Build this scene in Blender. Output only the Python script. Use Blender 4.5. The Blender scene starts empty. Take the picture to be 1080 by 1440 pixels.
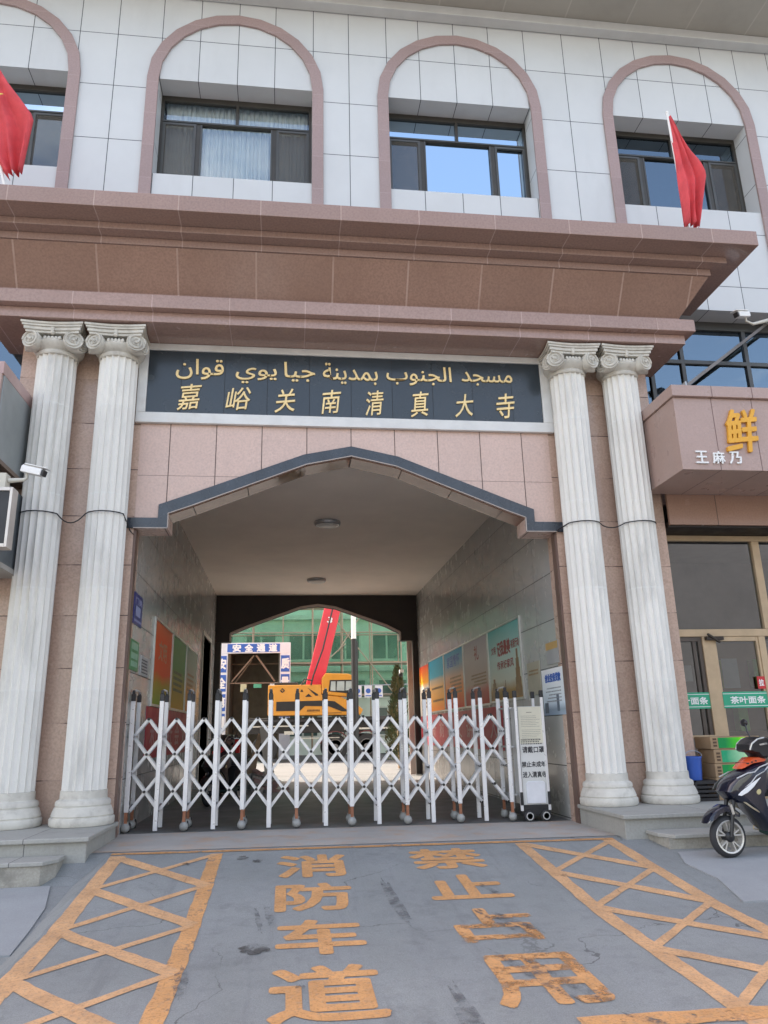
import bpy, math, random
from mathutils import Vector, Matrix
random.seed(7)
R = math.radians
scene = bpy.context.scene
C = scene.collection

# ------------------------------------------------------------------ camera
cam_d = bpy.data.cameras.new('camera')
cam = bpy.data.objects.new('camera', cam_d); C.objects.link(cam)
cam_d.sensor_fit = 'VERTICAL'; cam_d.sensor_height = 36.0
cam_d.lens = 1060.56 / 1440 * 36.0
cam_d.clip_start = 0.05; cam_d.clip_end = 2000
H = 1.15
def cam_matrix(yaw, pitch, roll):
    cy, sy = math.cos(yaw), math.sin(yaw)
    fwd = Vector((sy*math.cos(pitch), cy*math.cos(pitch), math.sin(pitch)))
    right = Vector((cy, -sy, 0)); up = right.cross(fwd)
    c, s = math.cos(roll), math.sin(roll)
    r = c*right + s*up; u = -s*right + c*up
    m = Matrix((r, u, -fwd)).transposed().to_4x4()
    m.translation = Vector((0, 0, H)); return m
cam.matrix_world = cam_matrix(R(7.4495), R(16.1998), R(-1.3963))
scene.camera = cam

# ------------------------------------------------------------------ light
SUN_EL, SUN_AZ = 52.0, -42.0          # azimuth from +Y (behind the building) towards -X
sun_d = bpy.data.lights.new('sun', 'SUN'); sun_d.energy = 2.7; sun_d.angle = R(0.5); sun_d.color = (1, 0.95, 0.87)
sun = bpy.data.objects.new('sun', sun_d); C.objects.link(sun)
sd = Vector((math.sin(R(SUN_AZ))*math.cos(R(SUN_EL)), math.cos(R(SUN_AZ))*math.cos(R(SUN_EL)), math.sin(R(SUN_EL))))
sun.rotation_euler = sd.to_track_quat('Z', 'Y').to_euler(); sun.location = (0, 0, 40)
world = bpy.data.worlds.new('World'); scene.world = world; world.use_nodes = True
wt = world.node_tree; bg = wt.nodes['Background']
sky = wt.nodes.new('ShaderNodeTexSky'); sky.sky_type = 'NISHITA'; sky.sun_disc = False
sky.sun_elevation = R(SUN_EL); sky.sun_rotation = R(SUN_AZ); sky.air_density = 1.0; sky.dust_density = 2.5; sky.ozone_density = 0.7
# broken cloud in the sky (seen in the window reflections)
tc = wt.nodes.new('ShaderNodeTexCoord'); mp = wt.nodes.new('ShaderNodeMapping'); mp.inputs['Scale'].default_value = (1.6, 1.6, 4.0); mp.inputs['Location'].default_value = (2.3, 5.1, .7)
nz = wt.nodes.new('ShaderNodeTexNoise'); nz.inputs['Scale'].default_value = 2.4; nz.inputs['Detail'].default_value = 7; nz.inputs['Roughness'].default_value = .6
cr = wt.nodes.new('ShaderNodeValToRGB'); cr.color_ramp.elements[0].position = .55; cr.color_ramp.elements[1].position = .8
cr.color_ramp.elements[0].color = (0, 0, 0, 1); cr.color_ramp.elements[1].color = (1, 1, 1, 1)
mx = wt.nodes.new('ShaderNodeMixRGB'); mx.inputs['Color2'].default_value = (5.2, 5.4, 5.6, 1)
ml = wt.nodes.new('ShaderNodeMath'); ml.operation = 'MULTIPLY'; ml.inputs[1].default_value = .6
L = wt.links.new
L(tc.outputs['Generated'], mp.inputs[0]); L(mp.outputs[0], nz.inputs['Vector']); L(nz.outputs['Fac'], cr.inputs[0])
L(cr.outputs[0], ml.inputs[0]); L(ml.outputs[0], mx.inputs['Fac']); L(sky.outputs[0], mx.inputs['Color1']); tn = wt.nodes.new('ShaderNodeMixRGB'); tn.blend_type = 'MULTIPLY'; tn.inputs['Fac'].default_value = 1; tn.inputs['Color2'].default_value = (1.22, 1.0, .83, 1)
L(mx.outputs[0], tn.inputs['Color1']); L(tn.outputs[0], bg.inputs['Color'])
bg.inputs['Strength'].default_value = 0.15
scene.view_settings.view_transform = 'Standard'; scene.view_settings.look = 'None'
scene.view_settings.exposure = 2.15; scene.view_settings.gamma = 1.0; scene.view_settings.use_curve_mapping = False
scene.cycles.max_bounces = 10; scene.cycles.transparent_max_bounces = 16
scene.cycles.sample_clamp_indirect = 6.0
scene.cycles.use_denoising = True

# ------------------------------------------------------------------ materials
def _n(nt, t, **kw):
    n = nt.nodes.new(t)
    for k, v in kw.items():
        if k in ('operation', 'blend_type', 'data_type', 'noise_dimensions'): setattr(n, k, v)
        else: n.inputs[k].default_value = v
    return n
def lnk(nt, a, b): nt.links.new(a, b)
def new_mat(name):
    m = bpy.data.materials.new(name); m.use_nodes = True
    return m, m.node_tree, m.node_tree.nodes['Principled BSDF']
def M_(nt, op, a, b=None):
    n = nt.nodes.new('ShaderNodeMath'); n.operation = op
    for i, v in ((0, a), (1, b)):
        if v is None: continue
        if isinstance(v, (int, float)): n.inputs[i].default_value = v
        else: nt.links.new(v, n.inputs[i])
    return n.outputs[0]
def mixc(nt, fac, c1, c2, blend='MIX'):
    n = nt.nodes.new('ShaderNodeMixRGB'); n.blend_type = blend
    for i, v in (('Fac', fac), ('Color1', c1), ('Color2', c2)):
        if isinstance(v, (int, float)): n.inputs[i].default_value = v
        elif isinstance(v, tuple): n.inputs[i].default_value = (*v[:3], 1)
        else: nt.links.new(v, n.inputs[i])
    return n.outputs[0]
def noise(nt, vec, scale, detail=4, rough=.55):
    n = nt.nodes.new('ShaderNodeTexNoise'); n.inputs['Scale'].default_value = scale; n.inputs['Detail'].default_value = detail; n.inputs['Roughness'].default_value = rough
    nt.links.new(vec, n.inputs['Vector']); return n.outputs['Fac']
def ramp(nt, v, a, b, ca=0.0, cb=1.0):
    n = nt.nodes.new('ShaderNodeMapRange'); n.inputs[1].default_value = a; n.inputs[2].default_value = b; n.inputs[3].default_value = ca; n.inputs[4].default_value = cb
    nt.links.new(v, n.inputs[0]); return n.outputs[0]
def pos(nt, scale=None):
    g = nt.nodes.new('ShaderNodeNewGeometry')
    if scale:
        m = nt.nodes.new('ShaderNodeMapping'); m.inputs['Scale'].default_value = scale
        nt.links.new(g.outputs['Position'], m.inputs[0]); return m.outputs[0]
    return g.outputs['Position']
def P(name, col, rough=.5, metal=0.0, var=.12, vs=2.5, fine=0.0, fs=60, bump=0.0, bs=40, spec=.5, coat=0.0, stretch=None, stain=None):
    """principled material with a slow colour drift, optional fine grain, streaks and bump, all in world space"""
    m, nt, b = new_mat(name)
    v = pos(nt, stretch)
    c = (*col, 1)
    dark = tuple(max(0, x*(1-var)) for x in col); lite = tuple(min(1, x*(1+var)) for x in col)
    out = mixc(nt, ramp(nt, noise(nt, v, vs, 5, .6), .3, .7), dark, lite)
    if fine: out = mixc(nt, ramp(nt, noise(nt, v, fs, 2, .5), .35, .65, 0, fine), out, tuple(x*.55 for x in col))
    if stain:
        scol, lo, hi, sc, amt = stain
        out = mixc(nt, ramp(nt, noise(nt, v, sc, 6, .65), lo, hi, 0, amt), out, scol)
    lnk(nt, out, b.inputs['Base Color'])
    b.inputs['Metallic'].default_value = metal
    lnk(nt, ramp(nt, noise(nt, v, vs*2.3, 3), .3, .7, max(0, rough-.06), min(1, rough+.08)), b.inputs['Roughness'])
    b.inputs['Specular IOR Level'].default_value = spec
    b.inputs['Coat Weight'].default_value = coat
    if bump:
        bn = nt.nodes.new('ShaderNodeBump'); bn.inputs['Strength'].default_value = bump; bn.inputs['Distance'].default_value = .01
        lnk(nt, noise(nt, v, bs, 5, .6), bn.inputs['Height']); lnk(nt, bn.outputs[0], b.inputs['Normal'])
    return m
def seam_mask(nt, x, period, off, w):
    """1 inside a joint of half-width w repeated every `period` metres"""
    u = M_(nt, 'DIVIDE', M_(nt, 'SUBTRACT', x, off), period)
    f = M_(nt, 'FRACT', M_(nt, 'ADD', u, .5))
    d = M_(nt, 'MULTIPLY', M_(nt, 'ABSOLUTE', M_(nt, 'SUBTRACT', f, .5)), period)
    return M_(nt, 'LESS_THAN', d, w), M_(nt, 'FLOOR', u)
def seam_list(nt, x, xs, w):
    out = None; idx = None
    for a in xs:
        c = nt.nodes.new('ShaderNodeMath'); c.operation = 'COMPARE'; c.inputs[1].default_value = a; c.inputs[2].default_value = w
        lnk(nt, x, c.inputs[0])
        g = M_(nt, 'GREATER_THAN', x, a)
        out = c.outputs[0] if out is None else M_(nt, 'MAXIMUM', out, c.outputs[0])
        idx = g if idx is None else M_(nt, 'ADD', idx, g)
    return out, idx
def tiles(name, col, seams, seamcol, rough=.35, var=.07, grain=.3, gs=38, spec=.5, stain=None, joint_amt=1.0, bump=.25, breakup=0.0):
    """stone or panel cladding: seams = [(axis, period|list, offset, halfwidth), ...]"""
    m, nt, b = new_mat(name)
    p = pos(nt); sx = nt.nodes.new('ShaderNodeSeparateXYZ'); lnk(nt, p, sx.inputs[0])
    mask = None; ids = []
    for ax, per, off, w in seams:
        x = sx.outputs[ax]
        s, i = seam_list(nt, x, per, w) if isinstance(per, (list, tuple)) else seam_mask(nt, x, per, off, w)
        mask = s if mask is None else M_(nt, 'MAXIMUM', mask, s); ids.append(i)
    cb = nt.nodes.new('ShaderNodeCombineXYZ')
    for k, i in enumerate(ids[:3]): lnk(nt, i, cb.inputs[k])
    wn = nt.nodes.new('ShaderNodeTexWhiteNoise'); wn.noise_dimensions = '3D'; lnk(nt, cb.outputs[0], wn.inputs['Vector'])
    dark = tuple(x*(1-var) for x in col); lite = tuple(min(1, x*(1+var)) for x in col)
    c = mixc(nt, wn.outputs['Value'], dark, lite)
    c = mixc(nt, ramp(nt, noise(nt, p, 1.3, 5, .6), .3, .75, 0, .35), c, tuple(x*.8 for x in col))
    if grain: c = mixc(nt, ramp(nt, noise(nt, p, gs, 3, .6), .4, .65, 0, grain), c, tuple(x*.45 for x in col))
    if stain:
        scol, lo, hi, sc, amt = stain
        c = mixc(nt, ramp(nt, noise(nt, pos(nt, (1, 1, .25)), sc, 6, .65), lo, hi, 0, amt), c, scol)
    mk = mask
    if breakup: mk = M_(nt, 'MULTIPLY', mask, ramp(nt, noise(nt, p, 4, 4), .5-breakup*.4, .55, 0.15, 1))
    if joint_amt < 1: mk = M_(nt, 'MULTIPLY', mk, joint_amt)
    c = mixc(nt, mk, c, seamcol)
    lnk(nt, c, b.inputs['Base Color'])
    r = ramp(nt, noise(nt, p, 3, 4), .3, .7, max(.02, rough-.07), rough+.1)
    lnk(nt, M_(nt, 'MAXIMUM', r, M_(nt, 'MULTIPLY', mask, .8)), b.inputs['Roughness'])
    b.inputs['Specular IOR Level'].default_value = spec
    bn = nt.nodes.new('ShaderNodeBump'); bn.inputs['Strength'].default_value = bump; bn.inputs['Distance'].default_value = .012
    h = M_(nt, 'SUBTRACT', M_(nt, 'MULTIPLY', noise(nt, p, 2.2, 2), .35), mask)
    lnk(nt, h, bn.inputs['Height']); lnk(nt, bn.outputs[0], b.inputs['Normal'])
    return m
def glass(name, tint, refl=.3, rough=.02, dark=.5, mirror=(.9, .95, 1)):
    m, nt, b = new_mat(name); nt.nodes.remove(b)
    out = nt.nodes['Material Output']
    tr = nt.nodes.new('ShaderNodeBsdfTransparent'); tr.inputs[0].default_value = (*[t*dark for t in tint], 1)
    gl = nt.nodes.new('ShaderNodeBsdfGlossy'); gl.inputs['Color'].default_value = (*mirror, 1); gl.inputs['Roughness'].default_value = rough
    lw = nt.nodes.new('ShaderNodeLayerWeight'); lw.inputs[0].default_value = .5
    f = ramp(nt, lw.outputs['Fresnel'], 0, 1, refl, 1)
    mxs = nt.nodes.new('ShaderNodeMixShader'); lnk(nt, f, mxs.inputs[0]); lnk(nt, tr.outputs[0], mxs.inputs[1]); lnk(nt, gl.outputs[0], mxs.inputs[2])
    bn = nt.nodes.new('ShaderNodeBump'); bn.inputs['Strength'].default_value = .03; bn.inputs['Distance'].default_value = .02
    lnk(nt, noise(nt, pos(nt), 1.2, 2), bn.inputs['Height']); lnk(nt, bn.outputs[0], gl.inputs['Normal'])
    lnk(nt, mxs.outputs[0], out.inputs['Surface'])
    return m
def worn_paint(name, col, lo, hi, scale=6, amt=.9):
    """road paint that has flaked off in places"""
    m, nt, b = new_mat(name); out = nt.nodes['Material Output']
    p = pos(nt)
    c = mixc(nt, ramp(nt, noise(nt, p, 3.5, 6, .65), .35, .7), tuple(x*.78 for x in col), tuple(min(1, x*1.12) for x in col))
    c = mixc(nt, ramp(nt, noise(nt, p, 30, 4, .7), .5, .72, 0, .45), c, (.26, .23, .2))
    lnk(nt, c, b.inputs['Base Color']); b.inputs['Roughness'].default_value = .75
    tr = nt.nodes.new('ShaderNodeBsdfTransparent'); mxs = nt.nodes.new('ShaderNodeMixShader')
    w = M_(nt, 'MULTIPLY', ramp(nt, noise(nt, p, scale, 8, .72), lo, hi), amt)
    w = M_(nt, 'MAXIMUM', w, ramp(nt, noise(nt, p, 55, 4, .65), .50, .68, .06, .34))
    w = M_(nt, 'MAXIMUM', w, ramp(nt, noise(nt, pos(nt, (4, .5, 1)), 3, 6, .7), .6, .75, 0, .6))
    lnk(nt, w, mxs.inputs[0]); lnk(nt, b.outputs[0], mxs.inputs[1]); lnk(nt, tr.outputs[0], mxs.inputs[2]); lnk(nt, mxs.outputs[0], out.inputs['Surface'])
    return m
def printed(name, stops, axis=2, lo=0, hi=1, warp=.15, ns=2.0, rough=.25):
    """a printed picture: bands of colour along an axis, broken up by noise"""
    m, nt, b = new_mat(name); p = pos(nt)
    sx = nt.nodes.new('ShaderNodeSeparateXYZ'); lnk(nt, p, sx.inputs[0])
    t = ramp(nt, sx.outputs[axis], lo, hi)
    t = M_(nt, 'ADD', t, M_(nt, 'MULTIPLY', M_(nt, 'SUBTRACT', noise(nt, p, ns, 6, .6), .5), warp*2))
    r = nt.nodes.new('ShaderNodeValToRGB'); el = r.color_ramp.elements
    while len(el) < len(stops): el.new(.5)
    for e, (q, c) in zip(el, stops): e.position = q; g_ = sum(c)/3; e.color = (*[min(.9, max(.01, (g_+(x-g_)*1.35)*1.35)) for x in c], 1)
    lnk(nt, t, r.inputs[0]); lnk(nt, r.outputs[0], b.inputs['Base Color']); b.inputs['Roughness'].default_value = rough+.25; b.inputs['Specular IOR Level'].default_value = .2
    return m

# ------------------------------------------------------------------ mesh helpers
class MB:
    def __init__(s): s.v = []; s.f = []
    def add(s, vs, fs):
        o = len(s.v); s.v += [tuple(v) for v in vs]; s.f += [tuple(i+o for i in f) for f in fs]; return s
    def box(s, x0, x1, y0, y1, z0, z1):
        return s.add([(x0,y0,z0),(x1,y0,z0),(x1,y1,z0),(x0,y1,z0),(x0,y0,z1),(x1,y0,z1),(x1,y1,z1),(x0,y1,z1)],
                     [(0,3,2,1),(4,5,6,7),(0,1,5,4),(1,2,6,5),(2,3,7,6),(3,0,4,7)])
    def quad(s, a, b, c, d): return s.add([a, b, c, d], [(0,1,2,3)])
    def prism(s, poly, y0, y1, plane='xz'):
        """extrude a 2-D outline: plane xz -> along y, xy -> along z, yz -> along x"""
        n = len(poly)
        def p3(u, w, t): return {'xz': (u, t, w), 'xy': (u, w, t), 'yz': (t, u, w)}[plane]
        vs = [p3(u, w, y0) for u, w in poly] + [p3(u, w, y1) for u, w in poly]
        fs = [tuple(range(n)), tuple(range(2*n-1, n-1, -1))] + [(i, i+n, (i+1) % n + n, (i+1) % n) for i in range(n)]
        return s.add(vs, fs)
    def bar(s, a, b, w, d=None):
        """square bar from a to b"""
        a, b = Vector(a), Vector(b); d = d or w; t = (b-a).normalized()
        u = t.cross(Vector((0, 1, 0)));
        if u.length < .05: u = t.cross(Vector((1, 0, 0)))
        u.normalize(); q = t.cross(u).normalized()
        vs = []
        for c in (a, b):
            for i, j in ((-1,-1),(1,-1),(1,1),(-1,1)): vs.append(c + u*(i*w/2) + q*(j*d/2))
        return s.add(vs, [(3,2,1,0),(4,5,6,7),(0,1,5,4),(1,2,6,5),(2,3,7,6),(3,0,4,7)])
    def tube(s, pts, r, n=8, cap=True):
        pts = [Vector(p) for p in pts]; rs = r if isinstance(r, (list, tuple)) else [r]*len(pts)
        vs = []; ref = None
        for i, p in enumerate(pts):
            t = (pts[min(i+1, len(pts)-1)] - pts[max(i-1, 0)]).normalized()
            if ref is None or abs(ref.dot(t)) > .95: ref = Vector((0, 0, 1)) if abs(t.z) < .9 else Vector((1, 0, 0))
            u = t.cross(ref).normalized(); w = u.cross(t).normalized(); ref = w
            for k in range(n):
                a = 2*math.pi*k/n; vs.append(p + u*(rs[i]*math.cos(a)) + w*(rs[i]*math.sin(a)))
        fs = [(i*n+k, i*n+(k+1) % n, (i+1)*n+(k+1) % n, (i+1)*n+k) for i in range(len(pts)-1) for k in range(n)]
        if cap: fs += [tuple(range(n-1, -1, -1)), tuple((len(pts)-1)*n+k for k in range(n))]
        return s.add(vs, fs)
    def lathe(s, prof, c=(0,0,0), n=32, axis='z', flute=None, hollow=False):
        vs = []
        for r, z in prof:
            for k in range(n):
                a = 2*math.pi*k/n; rr = r*(1-(flute(k, z) if flute else 0))
                x, y = rr*math.cos(a), rr*math.sin(a)
                vs.append({'z': (c[0]+x, c[1]+y, c[2]+z), 'y': (c[0]+x, c[1]+z, c[2]+y), 'x': (c[0]+z, c[1]+x, c[2]+y)}[axis])
        m = len(prof)
        fs = [(i*n+k, i*n+(k+1) % n, (i+1)*n+(k+1) % n, (i+1)*n+k) for i in range(m-1) for k in range(n)]
        if hollow: fs += [((m-1)*n+k, (m-1)*n+(k+1) % n, (k+1) % n, k) for k in range(n)]
        else: fs += [tuple(range(n-1, -1, -1)), tuple((m-1)*n+k for k in range(n))]
        return s.add(vs, fs)
    def ball(s, c, r, n=12, sq=(1,1,1)):
        pr = [(max(1e-4, r*math.sin(math.pi*i/n)), -r*math.cos(math.pi*i/n)) for i in range(n+1)]
        o = len(s.v); s.lathe(pr, (0,0,0), n*2)
        for i in range(o, len(s.v)): x, y, z = s.v[i]; s.v[i] = (c[0]+x*sq[0], c[1]+y*sq[1], c[2]+z*sq[2])
        return s
    def puff(s, poly, w, slices=((-1,.78),(-.82,.94),(0,1),(.82,.94),(1,.78))):
        """a side outline (x,z) swelled across y"""
        n = len(poly); cx = sum(p[0] for p in poly)/n; cz = sum(p[1] for p in poly)/n
        vs = [(cx+(x-cx)*k, y*w, cz+(z-cz)*k) for y, k in slices for x, z in poly]; m = len(slices)
        fs = [(i*n+k, i*n+(k+1) % n, (i+1)*n+(k+1) % n, (i+1)*n+k) for i in range(m-1) for k in range(n)]
        fs += [tuple(range(n-1, -1, -1)), tuple((m-1)*n+k for k in range(n))]
        return s.add(vs, fs)
    def mirror_map(s, fn): s.v = [tuple(fn(Vector(v))) for v in s.v]; return s
    def build(s, name, mat, parent=None, bevel=0.0, smooth=False, seg=2):
        me = bpy.data.meshes.new(name); vs = s.v
        if parent is not None:
            inv = world_of(parent).inverted()
            vs = [tuple(inv @ Vector(v)) for v in vs]
        me.from_pydata(vs, [], s.f); me.validate(); me.update()
        import bmesh
        bm = bmesh.new(); bm.from_mesh(me); bmesh.ops.recalc_face_normals(bm, faces=bm.faces[:]); bm.to_mesh(me); bm.free()
        if mat: me.materials.append(mat)
        o = bpy.data.objects.new(name, me); C.objects.link(o)
        if parent is not None: o.parent = parent
        if smooth:
            for p in me.polygons: p.use_smooth = True
            try:
                me.set_sharp_from_angle(angle=R(38))
            except Exception: pass
        if bevel:
            b = o.modifiers.new('bevel', 'BEVEL'); b.width = bevel; b.segments = seg; b.limit_method = 'ANGLE'; b.angle_limit = R(35)
        return o
def world_of(o): return world_of(o.parent) @ o.matrix_basis if o.parent else o.matrix_basis.copy()
def thing(name, label, cat, loc=(0,0,0), rotz=0.0, group=None):
    o = bpy.data.objects.new(name, None); C.objects.link(o); o.empty_display_size = .1
    o.location = loc; o.rotation_euler = (0, 0, rotz)
    o.matrix_world = Matrix.Translation(Vector(loc)) @ Matrix.Rotation(rotz, 4, 'Z')
    o['label'] = label; o['category'] = cat
    if group: o['group'] = group
    return o
def tag(o, label, cat, group=None, kind=None):
    o['label'] = label; o['category'] = cat
    if group: o['group'] = group
    if kind: o['kind'] = kind
    return o
def struct(o): o['kind'] = 'structure'; return o
def dup(root, loc, rotz, label, group=None, swap=None):
    r = root.copy(); C.objects.link(r); r.location = loc; r.rotation_euler = (0, 0, rotz); r['label'] = label
    if group: r['group'] = group
    def rec(src, dst):
        for ch in list(src.children):
            c = ch.copy(); C.objects.link(c); c.parent = dst
            if swap and c.type == 'MESH' and c.data.materials and c.data.materials[0] in swap:
                c.data = c.data.copy(); c.data.materials[0] = swap[c.data.materials[0]]
            rec(ch, c)
    rec(root, r); return r
def text_geo(body, extrude=0.0, fat=0.0, shear=0.0, spacing=1.0):
    cu = bpy.data.curves.new('txt', 'FONT'); cu.body = body; cu.size = 1; cu.extrude = extrude; cu.offset = fat; cu.shear = shear
    cu.space_character = spacing; cu.resolution_u = 3
    o = bpy.data.objects.new('txt', cu); C.objects.link(o)
    bpy.context.view_layer.update()
    dg = bpy.context.evaluated_depsgraph_get()
    me = bpy.data.meshes.new_from_object(o.evaluated_get(dg))
    vs = [tuple(v.co) for v in me.vertices]; fs = [tuple(p.vertices) for p in me.polygons]
    bpy.data.objects.remove(o); bpy.data.curves.remove(cu); bpy.data.meshes.remove(me)
    return vs, fs
def text_fit(mb, body, fn, u0, u1, v0, v1, depth=0.0, fat=0.0, thick=0.0, shear=0.0, spacing=1.0, keep=False, jit=None):
    """lay writing into the box u0..u1 x v0..v1 of a surface fn(u, v, n) -> xyz; `thick` thickens strokes by overlaid copies"""
    vs, fs = text_geo(body, .5 if depth else 0.0, fat, shear, spacing)
    if not vs: return
    xa, xb = min(v[0] for v in vs), max(v[0] for v in vs); ya, yb = min(v[1] for v in vs), max(v[1] for v in vs)
    su = (u1-u0)/(xb-xa); sv = (v1-v0)/(yb-ya)
    if keep: su = sv = min(su, sv); u0 = (u0+u1)/2-(xb-xa)*su/2; v0 = (v0+v1)/2-(yb-ya)*sv/2
    offs = [(0, 0)]
    if thick: offs += [(thick, 0), (-thick, 0), (0, thick), (0, -thick), (thick*.7, thick*.7), (-thick*.7, -thick*.7), (thick*.7, -thick*.7), (-thick*.7, thick*.7)]
    for k, (du, dv) in enumerate(offs):
        e = k*(.00025 if depth else .00006)
        mb.add([fn(u0+(x-xa)*su+du, v0+(y-ya)*sv+dv, (depth*(z+.5) if depth else 0)+e) for x, y, z in vs], fs)
FORMS = {'ا': (0xFE8D,0xFE8E,0,0), 'ب': (0xFE8F,0xFE90,0xFE91,0xFE92), 'ة': (0xFE93,0xFE94,0,0), 'ج': (0xFE9D,0xFE9E,0xFE9F,0xFEA0), 'د': (0xFEA9,0xFEAA,0,0),
         'س': (0xFEB1,0xFEB2,0xFEB3,0xFEB4), 'ق': (0xFED5,0xFED6,0xFED7,0xFED8), 'ل': (0xFEDD,0xFEDE,0xFEDF,0xFEE0), 'م': (0xFEE1,0xFEE2,0xFEE3,0xFEE4),
         'ن': (0xFEE5,0xFEE6,0xFEE7,0xFEE8), 'و': (0xFEED,0xFEEE,0,0), 'ي': (0xFEF1,0xFEF2,0xFEF3,0xFEF4)}
def arabic(word):
    out = []
    for i, c in enumerate(word):
        f = FORMS[c]; prev = i > 0 and FORMS[word[i-1]][2] != 0; nxt = i < len(word)-1 and f[2] != 0
        out.append(chr(f[3] if prev and nxt else f[1] if prev else f[2] if nxt else f[0]))
    return ''.join(reversed(out))
def on_y(Y):            # facing the street: u = x, v = z, n towards -y
    return lambda u, v, n: (u, Y-n, v)
def on_x(X, s):         # passage walls: s=+1 left wall (faces +x, u runs with y), s=-1 right wall (faces -x, u runs against y)
    return (lambda u, v, n: (X+n, u, v)) if s > 0 else (lambda u, v, n: (X-n, -u, v))
def gz(x, y):           # the drive: level in the gateway, ramping down to the street
    z = -.0085*(x-.84)*(1 if abs(x) < 12 else 0)
    if y < 8.6: z -= .11*(8.6-max(y, 6.4))
    if y < 6.4: z -= .05*(6.4-max(y, -4))
    z -= .13*max(0, min(1, (-1.76-x)/.2))*max(0, min(1, (8.55-y)/.5))   # the left footway lies lower than the ramp
    return z
def on_ground(lift=.005):
    return lambda u, v, n: (u, v, gz(u, v)+lift+n)
# ------------------------------------------------------------------ shared materials
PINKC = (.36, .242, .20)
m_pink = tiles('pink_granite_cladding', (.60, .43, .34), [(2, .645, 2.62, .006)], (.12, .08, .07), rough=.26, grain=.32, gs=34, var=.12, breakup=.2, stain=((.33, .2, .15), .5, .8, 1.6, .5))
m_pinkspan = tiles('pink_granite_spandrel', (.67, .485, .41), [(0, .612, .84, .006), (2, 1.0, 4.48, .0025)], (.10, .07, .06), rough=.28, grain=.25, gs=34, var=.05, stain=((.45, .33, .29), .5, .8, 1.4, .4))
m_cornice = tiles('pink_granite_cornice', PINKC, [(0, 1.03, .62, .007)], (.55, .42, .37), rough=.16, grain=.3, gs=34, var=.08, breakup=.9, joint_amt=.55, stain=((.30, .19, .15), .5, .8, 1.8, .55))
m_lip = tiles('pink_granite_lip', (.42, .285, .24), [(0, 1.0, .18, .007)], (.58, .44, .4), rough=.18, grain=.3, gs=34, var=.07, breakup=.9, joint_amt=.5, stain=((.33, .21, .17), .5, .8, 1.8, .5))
m_frieze = tiles('underlight_browned_granite_frieze', (.33, .20, .15), [(0, 1.03, .55, .012)], (.5, .36, .3), rough=.16, grain=.35, gs=34, var=.1, stain=((.24, .14, .10), .48, .78, 1.4, .6), breakup=1.0, joint_amt=.55)  # granite like the lips; brown ground light on its downward slope put into colour
m_ring = tiles('pink_granite_arch', (.37, .27, .255), [(2, .62, .2, .003)], (.52, .42, .40), rough=.4, grain=.22, var=.1, joint_amt=.6)
VX = [-6.1, -5.47, -4.85, -4.23, -3.5, -2.9, -2.19, -1.57, -.94, -.33, .31, .915, 1.57, 2.14, 2.77, 3.4, 4.05, 4.77, 5.49, 6.13, 6.79, 7.43, 8.08, 8.75, 9.4, 10.05]
m_white = tiles('pale_grey_panels', (.61, .63, .635), [(0, VX, 0, .006), (2, 1.048, 12.31, .006)], (.07, .08, .09), rough=.45, grain=.0, var=.03, spec=.4, stain=((.45, .46, .46), .56, .85, 1.6, .42), bump=.15)
m_soffit_panel = tiles('beige_eave_panels', (.40, .38, .33), [(0, 1.15, .2, .012)], (.52, .5, .45), rough=.6, grain=0, var=.05, joint_amt=.6, stain=((.3, .28, .24), .5, .8, 2, .5))
m_greytile = tiles('grey_polished_wall_tiles', (.43, .425, .405), [(2, .65, .005, .006), (1, .98, 9.93, .004)], (.06, .06, .06), rough=.22, grain=.12, gs=160, var=.05, bump=.1)
m_plaster = P('painted_ceiling_plaster', (.80, .72, .63), .8, var=.05, vs=1.2)
m_darkstone = P('black_stone', (.045, .055, .07), .25, var=.25, vs=3, fine=.3, fs=120)
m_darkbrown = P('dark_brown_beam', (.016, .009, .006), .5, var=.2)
m_column = P('weathered_grey_stone', (.70, .70, .67), .75, var=.13, vs=4, fine=.12, fs=120, bump=.18, bs=70, stretch=(3, 3, .35), stain=((.3, .29, .26), .56, .8, 3, .5))
m_capital = P('cast_stone_capital', (.60, .575, .51), .8, var=.12, vs=5, bump=.08, bs=60, stain=((.27, .24, .2), .52, .75, 6, .55))
m_frame = P('bronze_window_frame', (.055, .05, .042), .4, metal=.3, var=.15)
m_framel = P('grey_window_frame', (.085, .085, .08), .4, metal=.4, var=.1)
m_curtain = P('sheer_curtain', (.86, .87, .84), .9, var=.06, vs=9, stretch=(4, 4, .4))
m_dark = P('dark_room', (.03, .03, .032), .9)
def screen_mat():
    m = P('insect_screen', (.10, .09, .075), .9, var=.15, vs=8); nt = m.node_tree; b = nt.nodes['Principled BSDF']
    tr = nt.nodes.new('ShaderNodeBsdfTransparent'); ms = nt.nodes.new('ShaderNodeMixShader'); ms.inputs[0].default_value = .38
    lnk(nt, b.outputs[0], ms.inputs[1]); lnk(nt, tr.outputs[0], ms.inputs[2]); lnk(nt, ms.outputs[0], nt.nodes['Material Output'].inputs['Surface']); return m
m_screen = screen_mat()
g_win = glass('tinted_window_glass', (.92, .96, .97), refl=.10, dark=1.0, mirror=(.7, .85, 1))
g_sky = glass('blue_reflecting_glass', (.35, .5, .6), refl=.21, dark=.65, mirror=(.46, .61, .74))
g_shop = glass('clear_shop_glass', (.8, .86, .84), refl=.05, dark=.8)
m_gold = P('gold_leaf_letters', (.86, .64, .30), .4, metal=.25, var=.12)
m_whitepaint = P('white_letters', (.82, .82, .80), .5, var=.04)
m_black = P('black_plastic', (.018, .018, .02), .4, var=.2)
m_alu = P('brushed_aluminium_white', (.72, .72, .73), .32, metal=.35, var=.05, vs=8, stain=((.45, .42, .38), .66, .82, 7, .3))
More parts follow.
